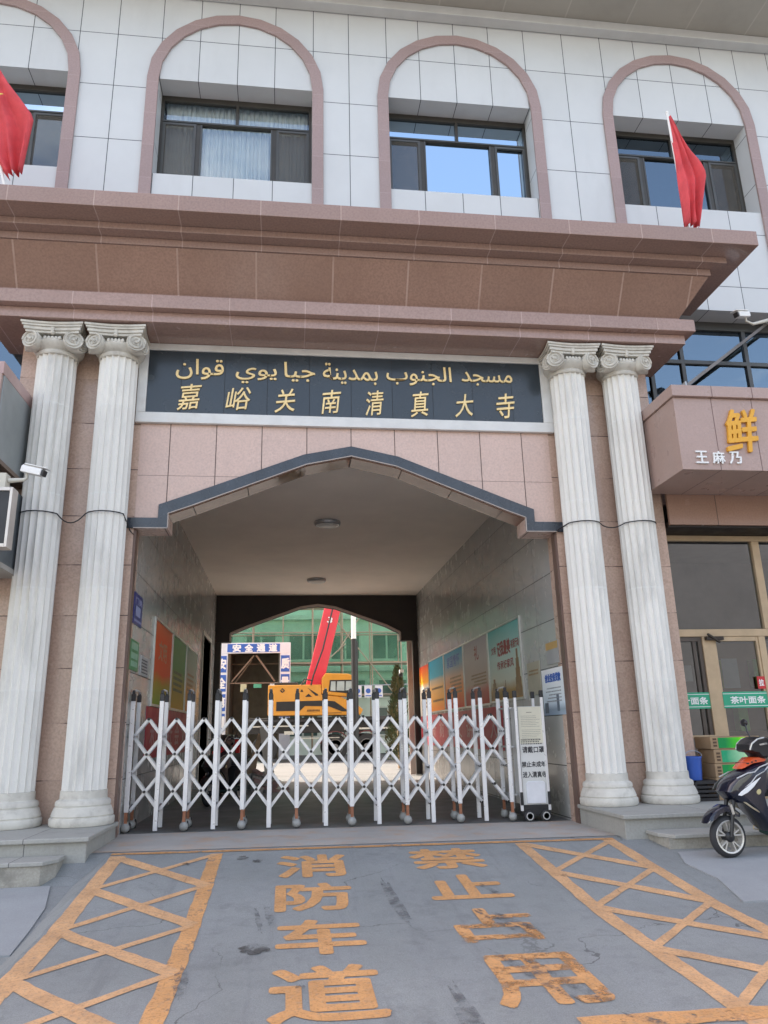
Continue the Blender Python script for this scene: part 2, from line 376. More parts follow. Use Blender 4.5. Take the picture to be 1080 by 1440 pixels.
m_steel = P('grey_steel', (.42, .43, .44), .38, metal=.7, var=.1)
m_conc = P('grey_concrete', (.30, .30, .285), .85, var=.12, vs=2, fine=.25, fs=80, bump=.25, bs=30, stain=((.17, .16, .15), .52, .78, 2.2, .6))
m_paper = P('white_paper', (.78, .78, .75), .7, var=.04)
m_ink = P('black_ink', (.04, .04, .045), .6)
m_ply = P('aged_plywood', (.36, .25, .15), .7, var=.2, stretch=(1, 1, 6))

# ------------------------------------------------------------------ ground
def asphalt():
    m, nt, b = new_mat('blue_grey_concrete_drive'); p = pos(nt)
    c = mixc(nt, ramp(nt, noise(nt, p, .55, 6, .62), .3, .7), (.222, .240, .235), (.312, .332, .324))
    c = mixc(nt, ramp(nt, noise(nt, pos(nt, (3, .5, 1)), 1.1, 6, .7), .45, .8, 0, .55), c, (.30, .315, .325))
    c = mixc(nt, ramp(nt, noise(nt, p, 2.4, 7, .7), .58, .74, 0, .55), c, (.105, .108, .112))
    c = mixc(nt, ramp(nt, noise(nt, pos(nt, (1.0, 1.3, 1)), 1.05, 3, .5), .725, .74, 0, .75), c, (.055, .052, .05))
    c = mixc(nt, ramp(nt, noise(nt, pos(nt, (5, .35, 1)), 1.7, 5, .7), .56, .72, 0, .4), c, (.14, .145, .15))
    c = mixc(nt, ramp(nt, noise(nt, p, 7, 8, .75), .5, .72, 0, .5), c, (.16, .165, .17))
    c = mixc(nt, ramp(nt, noise(nt, p, 130, 3, .7), .38, .7, 0, .55), c, (.09, .09, .092))
    c = mixc(nt, ramp(nt, noise(nt, p, 260, 2, .7), .6, .75, 0, .5), c, (.42, .43, .43))
    # fine shrinkage cracks
    vr = nt.nodes.new('ShaderNodeTexVoronoi'); vr.feature = 'DISTANCE_TO_EDGE'; vr.inputs['Scale'].default_value = .42
    wv = nt.nodes.new('ShaderNodeVectorMath'); wv.operation = 'ADD'; nn = nt.nodes.new('ShaderNodeTexNoise'); nn.inputs['Scale'].default_value = 1.4; nn.inputs['Detail'].default_value = 6
    lnk(nt, p, nn.inputs['Vector']); lnk(nt, p, wv.inputs[0]); lnk(nt, nn.outputs['Color'], wv.inputs[1]); lnk(nt, wv.outputs[0], vr.inputs['Vector'])
    ck = M_(nt, 'MULTIPLY', M_(nt, 'LESS_THAN', vr.outputs['Distance'], .0022), ramp(nt, noise(nt, p, .8, 2), .45, .55))
    c = mixc(nt, M_(nt, 'MULTIPLY', ck, .7), c, (.06, .06, .06))
    lnk(nt, c, b.inputs['Base Color'])
    lnk(nt, ramp(nt, noise(nt, p, 1.3, 5), .3, .7, .55, .85), b.inputs['Roughness'])
    bn = nt.nodes.new('ShaderNodeBump'); bn.inputs['Strength'].default_value = .35; bn.inputs['Distance'].default_value = .008
    lnk(nt, M_(nt, 'ADD', noise(nt, p, 110, 4, .7), M_(nt, 'MULTIPLY', noise(nt, p, 3, 4), 1.5)), bn.inputs['Height']); lnk(nt, bn.outputs[0], b.inputs['Normal'])
    return m
m_asphalt = asphalt()
def sheet(name, xs, ys, lift, mat, poly=None):
    mb = MB()
    vs = [(x, y, gz(x, y)+lift) for y in ys for x in xs]; n = len(xs)
    mb.add(vs, [(j*n+i, j*n+i+1, (j+1)*n+i+1, (j+1)*n+i) for j in range(len(ys)-1) for i in range(n-1)])
    return struct(mb.build(name, mat))
sheet('ground', [-300, -60, -12, -6, -1.96, -1.76, 0, 6, 12, 60, 300], [-300, -60, -20, -4, 0, 2, 4, 6.4, 7.5, 8.05, 8.55, 8.6, 10, 16, 22, 40, 70, 300], 0, m_asphalt)
m_road = P('dark_street_asphalt', (.085, .082, .078), .85, var=.15, vs=1.5, fine=.3, fs=90)
sheet('road', [-60, -12, -6, 0, 6, 12, 60], [-26, -20, -4, 0, 1.2], .005, m_road)
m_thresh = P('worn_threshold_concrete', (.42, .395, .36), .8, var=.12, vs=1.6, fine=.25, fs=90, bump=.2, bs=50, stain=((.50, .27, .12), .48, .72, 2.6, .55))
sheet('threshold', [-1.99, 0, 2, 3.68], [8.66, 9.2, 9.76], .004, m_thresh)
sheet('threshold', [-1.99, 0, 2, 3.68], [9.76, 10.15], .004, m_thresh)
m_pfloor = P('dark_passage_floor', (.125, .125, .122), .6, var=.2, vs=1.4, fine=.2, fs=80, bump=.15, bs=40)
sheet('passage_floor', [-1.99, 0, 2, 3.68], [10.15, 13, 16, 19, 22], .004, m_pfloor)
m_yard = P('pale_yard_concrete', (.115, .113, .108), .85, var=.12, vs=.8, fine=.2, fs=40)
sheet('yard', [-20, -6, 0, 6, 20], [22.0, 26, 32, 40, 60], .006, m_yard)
m_pave = P('light_pavement_slabs', (.315, .33, .335), .8, var=.1, vs=1.5, fine=.25, fs=100, bump=.2, bs=60, stain=((.2, .2, .2), .55, .8, 2.5, .4))
def pave(name, poly):
    mb = MB(); n = len(poly)
    mb.add([(x, y, gz(x, y)+.012) for x, y in poly] + [(x, y, gz(x, y)-.1) for x, y in poly], [tuple(range(n))] + [(i, i+n, (i+1) % n+n, (i+1) % n) for i in range(n)])
    return struct(mb.build(name, m_pave))
pave('pavement', [(-2.16, 8.02), (-2.02, 7.4), (-1.98, 6.9), (-1.96, 6.4), (-6, 6.4), (-12, 6.4), (-12, 8.02)])
pave('pavement', [(3.95, 7.88), (12, 7.88), (12, 6.4), (3.72, 6.4), (3.86, 7.0), (3.82, 7.5)])

# painted road markings: two hatched boxes and two columns of characters
m_orange = worn_paint('orange_road_paint', (.66, .345, .135), .62, .75, 5)
m_orange2 = worn_paint('orange_road_paint_flaked', (.66, .345, .135), .55, .66, 7)
def stripe(mb, a, b, w, lift=.006, n=14):
    a, b = Vector((*a, 0)), Vector((*b, 0)); d = (b-a); t = d.normalized(); q = Vector((-t.y, t.x, 0))*(w/2)
    rr = random.Random(int(a.x*97+b.y*31)); vs = []
    for i in range(n+1):
        c = a + d*i/n
        for s_ in (-1, 1):
            p = c + q*s_*(1+rr.uniform(-.1, .1)); vs.append((p.x, p.y, gz(p.x, p.y)+lift))
    mb.add(vs, [(2*i, 2*i+1, 2*i+3, 2*i+2) for i in range(n)])
def marking(name, fn, mat, parent=None):
    mb = MB(); fn(mb); return struct(mb.build(name, mat))
YS = [8.42, 7.42, 6.46, 5.46, 4.46, 3.5, 2.6]
def hatch(xo, xi, mat_in, mat_out, flip):
    def f1(mb): polystripe(mb, [(xo, 8.48), (xo, 7.4), (xo, 6.4), (xo, 5.2), (xo, 4.0), (xo, 2.6)], .14, .0030)
    def f2(mb): polystripe(mb, [(xi, 8.45), (xi, 7.4), (xi, 6.4), (xi, 5.2), (xi, 4.0), (xi, 2.6)], .13, .0034)
    def f3(mb):
        for i in range(len(YS)-1):
            stripe(mb, (xo, YS[i]), (xi, YS[i+1]), .125 if not flip else .07, .0040+.0001*i); stripe(mb, (xi, YS[i]), (xo, YS[i+1]), .075 if not flip else .13, .0048+.0001*i)
    for f, m in ((f1, mat_out), (f2, mat_in), (f3, m_hatch)):
        mb = MB(); f(mb); struct(mb.build('hatch_marking', m))
def polystripe(mb, pts, w, lift):
    for a, b in zip(pts, pts[1:]): stripe(mb, a, b, w, lift, 10); lift += .00005
m_hatch = worn_paint('faded_peach_road_paint', (.66, .385, .19), .60, .75, 5)
hatch(-1.66, -.69, m_orange2, m_hatch, False)
hatch(3.47, 2.48, m_hatch, m_hatch, True)
mb = MB(); stripe(mb, (-1.74, 8.55), (3.54, 8.5), .07, .0056, 40); struct(mb.build('stop_line_marking', worn_paint('faded_orange_line', (.60, .30, .11), .5, .66, 4)))
mb = MB(); stripe(mb, (1.55, 4.38), (3.5, 4.38), .16, .0058, 20); struct(mb.build('stop_line_marking', m_orange2))
def road_char(ch, x0, x1, y0, y1, mat):
    mb = MB(); text_fit(mb, ch, on_ground(.0035), x0, x1, y0, y1, thick=.022)
    return struct(mb.build('road_lettering', mat))
for ch, x0, x1, y0, y1 in (('消', -.06, .57, 7.56, 8.26), ('防', -.06, .55, 6.68, 7.34), ('车', -.04, .55, 5.69, 6.44), ('道', -.07, .57, 4.62, 5.44)):
    road_char(ch, x0, x1, y0, y1, m_orange)
m_orange3 = worn_paint('orange_road_paint_scraped', (.66, .345, .135), .47, .57, 5)
for ch, x0, x1, y0, y1, m in (('禁', 1.24, 1.93, 7.66, 8.32, m_orange), ('止', 1.24, 1.9, 6.8, 7.42, m_orange), ('占', 1.27, 1.88, 5.77, 6.52, m_orange3), ('用', 1.22, 1.86, 4.65, 5.46, m_orange3)):
    road_char(ch, x0, x1, y0, y1, m)

# stains and scrapes on the drive
def stain_mat(name, col, lo, hi, sc):
    m, nt, b = new_mat(name); out = nt.nodes['Material Output']; b.inputs['Base Color'].default_value = (*col, 1); b.inputs['Roughness'].default_value = .6
    tr = nt.nodes.new('ShaderNodeBsdfTransparent'); ms = nt.nodes.new('ShaderNodeMixShader')
    lnk(nt, ramp(nt, noise(nt, pos(nt), sc, 7, .7), lo, hi, .12, .95), ms.inputs[0]); lnk(nt, b.outputs[0], ms.inputs[1]); lnk(nt, tr.outputs[0], ms.inputs[2]); lnk(nt, ms.outputs[0], out.inputs['Surface']); return m
m_oil = stain_mat('oil_stain', (.085, .083, .08), .40, .58, 9); m_scr = stain_mat('tyre_scuff', (.13, .135, .14), .34, .54, 14)
def blob(cx, cy, rx, ry, ang, mat, lift, seed):
    rr = random.Random(seed); n = 26; pts = []
    for k in range(n):
        a = 2*math.pi*k/n; r = 1+rr.uniform(-.25, .25); u, v = rx*r*math.cos(a), ry*r*math.sin(a); c, s = math.cos(ang), math.sin(ang)
        x, y = cx+u*c-v*s, cy+u*s+v*c; pts.append((x, y, gz(x, y)+lift))
    mb = MB(); mb.add(pts, [tuple(range(n))]); return struct(mb.build('ground_stain', mat))
for k, (x, y, rx, ry, a) in enumerate(((-.2, 5.85, .10, .10, .5), (-.27, 8.12, .05, .05, 0), (-.42, 8.25, .05, .07, 0), (.1, 5.1, .03, .04, 0), (-.95, 8.1, .04, .04, 0))): blob(x, y, rx, ry, a, m_oil, .0062+.0001*k, k)
for k, (x, y, rx, ry, a) in enumerate(((1.62, 6.2, .05, .34, .35), (1.75, 6.15, .04, .3, .4), (1.52, 5.1, .05, .45, .3), (1.68, 5.0, .06, .4, .35), (-.12, 6.6, .03, .25, .1), (-.2, 6.5, .02, .3, .1), (-.62, 5.3, .04, .25, .1), (1.75, 7.0, .03, .2, .3), (2.0, 4.2, .06, .3, .5), (.9, 6.8, .05, .6, .05), (1.0, 4.3, .06, .7, .02))): blob(x, y, rx, ry, a, m_scr, .0072+.0001*k, 40+k)
# ------------------------------------------------------------------ the gateway building
XC = .84; PL, PR = -3.62, 5.30            # outer edges of the projecting gateway
Y0, YW, YR = 9.77, 10.20, 22.0            # gateway front, upper wall front, rear of the passage
XL, XR = -2.0, 3.69                       # passage walls
B = thing('gateway_building', 'pale panelled building with pink granite gateway and arched upper windows', 'building', (XC, Y0, 0))
# gateway front
arch_in = [(-1.57, 3.75), (-1.57, 3.95), (-1.3, 4.05), (.22, 4.665), (.84, 4.80), (1.46, 4.665), (2.98, 4.05), (3.25, 3.95), (3.25, 3.75)]
arch_out = [(-1.70, 3.89), (-1.70, 4.07), (-1.36, 4.20), (.19, 4.81), (.84, 4.945), (1.49, 4.81), (3.04, 4.20), (3.38, 4.07), (3.38, 3.89)]
for a, b in ((PL, XL), (XR, PR)): mb = MB(); mb.box(a, b, Y0, 10.16, -.3, 6.55); mb.build('pilaster_wall', m_pink, B)
mb = MB(); mb.prism([(XL+.001, 3.75)] + arch_in + [(XR-.001, 3.75), (XR-.001, 6.55), (XL+.001, 6.55)], Y0, 10.16); mb.build('spandrel_wall', m_pinkspan, B)
mb = MB(); mb.prism([(-2.12, 3.75)] + arch_in + [(3.80, 3.75), (3.80, 3.89)] + arch_out[::-1] + [(-2.12, 3.89)], 9.735, Y0-.002); mb.build('arch_moulding', m_darkstone, B, bevel=.004)
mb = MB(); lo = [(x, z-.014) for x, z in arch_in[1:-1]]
mb.prism([(-1.555, 3.735)] + [(-1.555, 3.942)] + lo[1:-1] + [(3.235, 3.942), (3.235, 3.735), (3.251, 3.749)] + [(x, z-.001) for x, z in arch_in[1:-1][::-1]] + [(-1.571, 3.749)], 9.79, 10.158) if False else None
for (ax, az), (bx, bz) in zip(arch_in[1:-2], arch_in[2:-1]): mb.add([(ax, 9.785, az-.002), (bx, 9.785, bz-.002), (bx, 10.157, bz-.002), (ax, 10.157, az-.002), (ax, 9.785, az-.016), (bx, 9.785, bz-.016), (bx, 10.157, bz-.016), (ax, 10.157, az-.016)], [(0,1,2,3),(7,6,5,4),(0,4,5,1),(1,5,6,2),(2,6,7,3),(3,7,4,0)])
mb.build('arch_soffit_shade', tiles('shade_browned_polished_granite', (.26, .16, .12), [(0, .7, .84, .005)], (.06, .04, .03), rough=.07, grain=.3, var=.15, stain=((.12, .07, .05), .45, .7, 2.2, .7)), B)  # added strip: same stone as the front, underside shade put into its colour
m_lightedge = P('pale_stone_edge', (.42, .36, .32), .5)
mb = MB()
for a, b in list(zip([(-2.0, 3.75)] + arch_in, arch_in + [(3.69, 3.75)])):
    mb.bar((a[0], 9.732, a[1]), (b[0], 9.732, b[1]), .012, .010)
mb.build('arch_edge_trim', m_lightedge, B)
# cornice: stepped mouldings round the front and both returns
def ring(prof, name, mat):
    mb = MB(); vs = []
    for ps, z in prof:
        pf = ps + .30
        vs += [(PL-ps, 10.19, z), (PL-ps, Y0-pf, z), (PR+ps, Y0-pf, z), (PR+ps, 10.19, z)]
    m = len(prof)
    fs = [(i*4+k, i*4+k+1, (i+1)*4+k+1, (i+1)*4+k) for i in range(m-1) for k in range(3)] + [(3, 2, 1, 0), tuple((m-1)*4+k for k in range(4))]
    return mb.add(vs, fs).build(name, mat, B, bevel=.006)
m_under = P('dark_granite_soffit', (.17, .105, .085), .3, var=.12, fine=.2, fs=100)
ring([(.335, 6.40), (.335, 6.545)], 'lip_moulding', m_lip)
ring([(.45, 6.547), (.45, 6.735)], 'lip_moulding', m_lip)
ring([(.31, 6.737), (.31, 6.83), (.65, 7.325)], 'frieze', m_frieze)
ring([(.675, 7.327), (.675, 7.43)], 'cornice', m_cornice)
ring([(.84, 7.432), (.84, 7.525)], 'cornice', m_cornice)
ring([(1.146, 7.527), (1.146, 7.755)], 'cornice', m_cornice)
# upper wall, with openings and arched trim
WC = [-4.85, -.95, 2.82, 6.80, 10.75]; HW = 1.25; ZS, ZH = 9.62, 11.47
mb = MB()
xs = [-16]
for c in WC: xs += [c-HW, c+HW]
xs += [18]
def wallrect(x0, x1, z0, z1): mb.quad((x0, YW, z0), (x1, YW, z0), (x1, YW, z1), (x0, YW, z1))
for i in range(0, len(xs)-1):
    if i % 2 == 0: wallrect(xs[i], xs[i+1], 7.66, 13.35)
    else:
        wallrect(xs[i], xs[i+1], 7.66, ZS); wallrect(xs[i], xs[i+1], ZH, 13.35)
mb.build('upper_wall', m_white, B)
mb = MB()
for c in WC:
    a, b = c-HW, c+HW
    mb.quad((a, YW, ZS), (a, YW+.42, ZS), (a, YW+.42, ZH), (a, YW, ZH)); mb.quad((b, YW, ZS), (b, YW+.42, ZS), (b, YW+.42, ZH), (b, YW, ZH))
    mb.quad((a, YW, ZH), (b, YW, ZH), (b, YW+.42, ZH), (a, YW+.42, ZH)); mb.quad((a, YW, ZS), (b, YW, ZS), (b, YW+.42, ZS), (a, YW+.42, ZS))
mb.quad((-16, YW, 7.66), (18, YW, 7.66), (18, YW+.45, 7.66), (-16, YW+.45, 7.66))
mb.build('window_reveal', m_white, B)
for c in WC[:4]:
    ro, ri = 1.43, 1.245; zs = 11.47; N = 12
    outer = [(c+ro*math.cos(math.pi*k/N), zs+(ro)*math.sin(math.pi*k/N)*1.0) for k in range(N+1)]
    inner = [(c+ri*math.cos(math.pi*k/N), zs+(ri)*math.sin(math.pi*k/N)*1.0) for k in range(N+1)]
    mb = MB(); mb.prism([(c+ro, 7.9)] + outer + [(c-ro, 7.9), (c-ri, 7.9)] + inner[::-1] + [(c+ri, 7.9)], YW-.045, YW-.002)
    mb.build('arch_trim', m_ring, B, bevel=.006)
def window(c, curtains, gl, screens):
    yf = YW+.34
    w = MB(); t = .05
    a, b = c-HW, c+HW; zt = 10.92
    for x0, x1, z0, z1 in ((a, a+t, ZS, ZH), (b-t, b, ZS, ZH), (a+t, b-t, ZH-.1, ZH), (a+t, b-t, ZS, ZS+.05), (a+t, b-t, zt, zt+.06), (c-.025, c+.025, zt+.06, ZH-.1), (c-.66, c-.59, ZS+.05, zt), (c+.59, c+.66, ZS+.05, zt)):
        w.box(x0, x1, yf, yf+.07, z0, z1)
    fr = w.build('window', m_frame, B, bevel=.004)
    s_ = MB()
    for x0, x1 in ((a+t, c-.66), (c+.66, b-t)):
        for p0, p1, z0, z1 in ((x0, x0+.04, ZS+.05, zt), (x1-.04, x1, ZS+.05, zt), (x0+.04, x1-.04, zt-.04, zt), (x0+.04, x1-.04, ZS+.05, ZS+.09)):
            s_.box(p0, p1, yf-.012, yf+.03, z0, z1)
    s_.box(c-.59, c-.565, yf-.006, yf+.03, ZS+.05, zt); s_.box(c+.565, c+.59, yf-.006, yf+.03, ZS+.05, zt); s_.box(a+t, b-t, yf-.02, yf-.001, zt+.01, zt+.035)
    s_.build('casement', m_framel, fr)
    g = MB(); yg = yf+.04
    g.quad((a+t, yg, ZS+.05), (b-t, yg, ZS+.05), (b-t, yg, ZH-.1), (a+t, yg, ZH-.1)); g.build('pane', gl, fr)
    for x0, x1 in screens:
        q = MB(); q.quad((c+x0, yf-.004, ZS+.07), (c+x1, yf-.004, ZS+.07), (c+x1, yf-.004, zt-.03), (c+x0, yf-.004, zt-.03)); q.build('insect_screen', m_screen, fr)
    for x0, x1 in curtains:
        q = MB(); n = max(8, int((x1-x0)*60)); vs = []
        for k in range(n+1):
            x = x0+(x1-x0)*k/n; y = yf+.17+.025*math.sin(k*1.1)+.015*math.sin(k*2.7+c)
            vs += [(c+x, y, ZS), (c+x, y, ZH+.2)]
        q.add(vs, [(2*k, 2*k+2, 2*k+3, 2*k+1) for k in range(n)]); q.build('curtain', m_curtain, fr, smooth=True)
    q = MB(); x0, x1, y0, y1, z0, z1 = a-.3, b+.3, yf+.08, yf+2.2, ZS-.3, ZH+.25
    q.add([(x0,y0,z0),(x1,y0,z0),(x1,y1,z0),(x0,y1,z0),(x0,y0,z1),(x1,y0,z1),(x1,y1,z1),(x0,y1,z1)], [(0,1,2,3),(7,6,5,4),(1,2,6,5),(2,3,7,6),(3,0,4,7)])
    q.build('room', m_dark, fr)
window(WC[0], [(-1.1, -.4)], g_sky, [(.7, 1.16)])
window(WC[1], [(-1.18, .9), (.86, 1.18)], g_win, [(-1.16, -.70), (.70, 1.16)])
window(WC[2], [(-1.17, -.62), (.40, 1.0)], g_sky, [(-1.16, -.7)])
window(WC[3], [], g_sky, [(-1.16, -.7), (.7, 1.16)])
# eaves
mb = MB(); mb.box(-16, 18, 10.0, 10.19, 13.18, 13.36); mb.build('eave_band', P('pale_grey_eave_band', (.56, .57, .56), .6, var=.06), B, bevel=.01)
mb = MB(); mb.box(-16, 18, 9.05, 10.3, 13.364, 13.5); mb.build('eave_soffit', m_soffit_panel, B)
mb = MB(); mb.box(-16, 18, 8.98, 9.048, 13.33, 14.3); mb.build('eave_fascia', m_white, B)
mb = MB(); mb.box(-16, 18, 9.05, 22.2, 14.3, 14.45); mb.build('roof', m_conc, B)
# hidden shell: keeps daylight out of the body of the building
m_shell = P('rendered_wall', (.42, .40, .37), .85, var=.08)
mb = MB()
mb.box(-16, -15.85, 10.25, 22.2, -.8, 14.29); mb.box(17.85, 18, 10.25, 22.2, -.8, 14.29)
mb.box(-15.84, 17.84, 21.95+.26, 22.46, 5.2, 14.29); mb.box(-15.84, XL-.21, 22.21, 22.46, -.2, 5.19); mb.box(XR+.21, 17.84, 22.21, 22.46, -.2, 5.19)
mb.build('rear_wall', m_shell, B)
# passage
def wall_with_door():
    mb = MB(); x0, x1 = XL-.2, XL
    for y0, y1, z0, z1 in ((10.162, 18.4, -.1, 5.0), (18.4, 20.2, 3.45, 5.0), (20.2, 22.2, -.1, 5.0)): mb.box(x0, x1, y0, y1, z0, z1)
    return mb
wall_with_door().build('passage_wall', m_greytile, B)
mb = MB(); mb.box(XR, XR+.2, 10.162, 22.2, -.1, 5.0); mb.build('passage_wall', m_greytile, B)
mb = MB(); mb.box(-3.6, XL-.21, 18.2, 20.4, -.05, 3.6); mb.build('side_room', m_dark, B)
m_jamb = P('pale_door_jamb', (.5, .47, .43), .5)
mb = MB(); mb.box(XL-.19, XL+.03, 18.3, 18.4, 0, 3.55); mb.box(XL-.19, XL+.03, 20.2, 20.3, 0, 3.55); mb.box(XL-.19, XL+.03, 18.4, 20.2, 3.45, 3.55); mb.build('door_frame', m_jamb, B)
mb = MB(); mb.box(XL+.002, XR-.002, 10.164, 22.2, 4.93, 5.02); mb.build('passage_ceiling', m_plaster, B)
m_ctrim = P('brown_corner_trim', (.16, .10, .08), .4)
for a in (XL, XR-.03): mb = MB(); mb.box(a, a+.03, Y0+.012, 9.93, -.1, 3.745); mb.build('corner_trim', m_ctrim, B)
# rear arch and its lighter outer trim
ra_in = [(-1.58, 3.62), (-1.58, 3.84), (-1.1, 4.04), (.35, 4.56), (.84, 4.63), (1.33, 4.56), (2.78, 4.04), (3.18, 3.84), (3.18, 3.62)]
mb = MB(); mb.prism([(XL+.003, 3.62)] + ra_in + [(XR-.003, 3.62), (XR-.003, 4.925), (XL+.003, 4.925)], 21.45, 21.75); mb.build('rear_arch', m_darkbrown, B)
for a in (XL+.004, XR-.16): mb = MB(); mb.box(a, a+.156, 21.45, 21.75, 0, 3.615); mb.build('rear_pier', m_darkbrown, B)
mb = MB()
for a, b in zip(ra_in, ra_in[1:]): mb.bar((a[0], 21.43, a[1]+.02), (b[0], 21.43, b[1]+.02), .05, .03)
mb.box(3.36, 3.50, 21.40, 21.445, 0, 3.6)
mb.build('rear_arch_trim', P('pale_pink_stone_trim', (.42, .34, .30), .55, var=.1), B)
# columns
def column(x):
    y = 9.55; z0 = .215
    base = MB()
    base.lathe([(.338, z0), (.352, z0+.02), (.352, z0+.075), (.343, z0+.09), (.330, z0+.093), (.330, z0+.105), (.338, z0+.108), (.325, z0+.15), (.306, z0+.195), (.296, z0+.20), (.296, z0+.212), (.302, z0+.216), (.300, z0+.25), (.286, z0+.268), (.272, z0+.271), (.258, z0+.285), (.256, z0+.37)], (x, y, 0), 40)
    root = base.build('column', m_capital, B, smooth=True)
    n = 108
    def fl(k, z):
        return (0, .085, .13, .145, .13, .085)[k % 6]
    sh = MB(); zz = [z0+.371, z0+.39, 1.7, 2.9, 4.1, 5.3, 6.0, 6.03]
    sh.lathe([(.246, z) for z in zz], (x, y, 0), n, flute=fl); sh.build('shaft', m_colshaft, root)
    cp = MB()
    cp.lathe([(.252, 5.985), (.262, 6.0), (.262, 6.03), (.25, 6.04), (.27, 6.06), (.315, 6.10), (.325, 6.135), (.31, 6.16)], (x, y, 0), 40)
    cp.build('capital', m_capital, root, smooth=True)
    ab = MB()
    def abacus(half, z0_, z1_, dip):
        pts = []
        for sx, sy, dx, dy in ((-1,-1,1,0), (1,-1,0,1), (1,1,-1,0), (-1,1,0,-1)):
            for k in range(8):
                t = k/8.0; cv = dip*math.sin(math.pi*t)
                px = sx*half + dx*2*half*t; py = sy*half + dy*2*half*t
                pts.append((x+px+(-dy)*cv*1.0, y+py+dx*cv))
        ab.prism(pts, z0_, z1_, 'xy')
    abacus(.335, 6.235, 6.27, .035); abacus(.355, 6.27, 6.315, .035); abacus(.375, 6.315, 6.345, .035); abacus(.39, 6.345, 6.38, .035)
    ab.box(x-.2, x+.2, y-.16, y+.2, 6.38, 6.399)
    ab.build('abacus', m_capital, root, bevel=.008)
    for sx in (-1, 1):
        for front in (0, 1):
            vo = MB()
            if front: cx, cy, ax = sx*.265, -.30, Vector((sx*.38, -1, 0)).normalized()
            else: cx, cy, ax = sx*.33, -.20, Vector((sx, -.45, 0)).normalized()
            c0 = Vector((x+cx, y+cy, 6.145)); up = Vector((0, 0, 1)); u = ax.cross(up).normalized(); r = .125
            ringp = lambda rr, d: [c0 + u*(rr*math.cos(2*math.pi*k/28)) + up*(rr*math.sin(2*math.pi*k/28)) + ax*d for k in range(28)]
            vs = ringp(r*.8, -.16) + ringp(r, .0) + ringp(r*.93, .018) + ringp(r*.8, .006)
            vo.add(vs, [(j*28+k, j*28+(k+1) % 28, (j+1)*28+(k+1) % 28, (j+1)*28+k) for j in range(3) for k in range(28)] + [tuple(range(27, -1, -1)), tuple(84+k for k in range(28))])
            sp = []
            for k in range(46):
                a = k*.3; rr = r*.92*(1-k/52.0); sg = -sx if front else sx
                sp.append(c0 + u*(rr*math.cos(a)*sg) + up*(rr*math.sin(a)) + ax*.014)
            vo.tube(sp, [.0135*(1-k/80) for k in range(46)], 6)
            vo.ball(c0 + ax*.014, .022, 6)
            vo.build('volute', m_capital, root, smooth=True)
    bd = MB(); bd.ball((x, y-.315, 6.24), .03, 8); bd.box(x-.02, x+.02, y-.33, y-.28, 6.265, 6.37)
    for k in range(5): bd.ball((x-.09+.045*k, y-.30, 6.165), .024, 6, (1, .8, 1.4))
    bd.build('capital_ornament', m_capital, root, smooth=True)
    return root
m_colshaft = tiles('fluted_grey_stone', (.82, .80, .745), [(2, 1.2, 5.3, .012)], (.78, .78, .74), rough=.7, grain=.12, gs=120, var=.05, joint_amt=.5, breakup=.8, bump=.15, stain=((.30, .29, .26), .52, .78, 2.6, .55))
for x in (-3.09, -2.295, 3.97, 4.77): column(x)

# stone steps either side
m_step = tiles('grey_granite_steps', (.39, .385, .35), [(0, 1.45, .35, .004)], (.10, .10, .10), rough=.7, grain=.2, var=.08, stain=((.18, .175, .16), .55, .8, 3.0, .5))
m_rough = P('rough_concrete_riser', (.36, .34, .29), .9, var=.25, vs=5, fine=.3, fs=50, bump=.6, bs=25, stain=((.14, .13, .11), .5, .75, 4, .6))
def steps(name, label, sx):
    if sx > 0: x0, x1, xs0 = 3.635, 14.0, 3.89
    else: x0, x1, xs0 = -14.0, -1.93, -2.15
    t = thing(name, label, 'steps', ((x0+x1)/2 if abs(x0+x1) > 0 else 0, 9, 0))
    mb = MB()
    if sx > 0: mb.box(x0+.03, x1, 8.45, Y0-.002, -.6, .165); mb.box(PR+.004, x1, Y0-.002, 12.9, -.6, .165)
    else: mb.box(x0, x1-.03, 8.42, Y0-.002, -.6, .165); mb.box(x0, PL-.004, Y0-.002, 12.9, -.6, .165)
    mb.build('landing_riser', m_step, t, bevel=.006)
    mb = MB()
    if sx > 0: mb.box(x0, x1, 8.40, Y0-.004, .166, .212); mb.box(PR+.004, x1, Y0-.003, 12.9, .166, .212)
    else: mb.box(x0, x1, 8.37, Y0-.004, .166, .212); mb.box(x0, PL-.004, Y0-.003, 12.9, .166, .212)
    mb.build('landing', m_step, t, bevel=.01)
    mb = MB()
    if sx > 0: mb.prism([(xs0+.03, 8.39), (xs0+.05, 8.02), (x1, 8.0), (x1, 8.449), (xs0+.03, 8.449)], -.6, .012, 'xy')
    else: mb.prism([(xs0-.02, 8.41), (xs0-.02, 8.2), (xs0-.12, 8.04), (x0, 8.02), (x0, 8.41)], -.6, .012, 'xy')
    mb.build('step_riser', m_rough, t)
    mb = MB()
    if sx > 0: mb.prism([(xs0, 8.445), (xs0, 8.16), (xs0+.1, 7.98), (x1, 7.95), (x1, 8.445)], .013, .052, 'xy')
    else: mb.prism([(xs0+.0, 8.405), (xs0+.0, 8.2), (xs0-.1, 8.02), (x0, 7.99), (x0, 8.405)], .013, .052, 'xy')
    mb.build('step_tread', m_step, t, bevel=.008)
    return t
steps('stone_steps', 'grey stone steps carrying the paired columns beside the parked scooter', 1)
steps('stone_steps', 'grey stone steps with crumbling edge under the paired columns beside the blue door sign', -1)

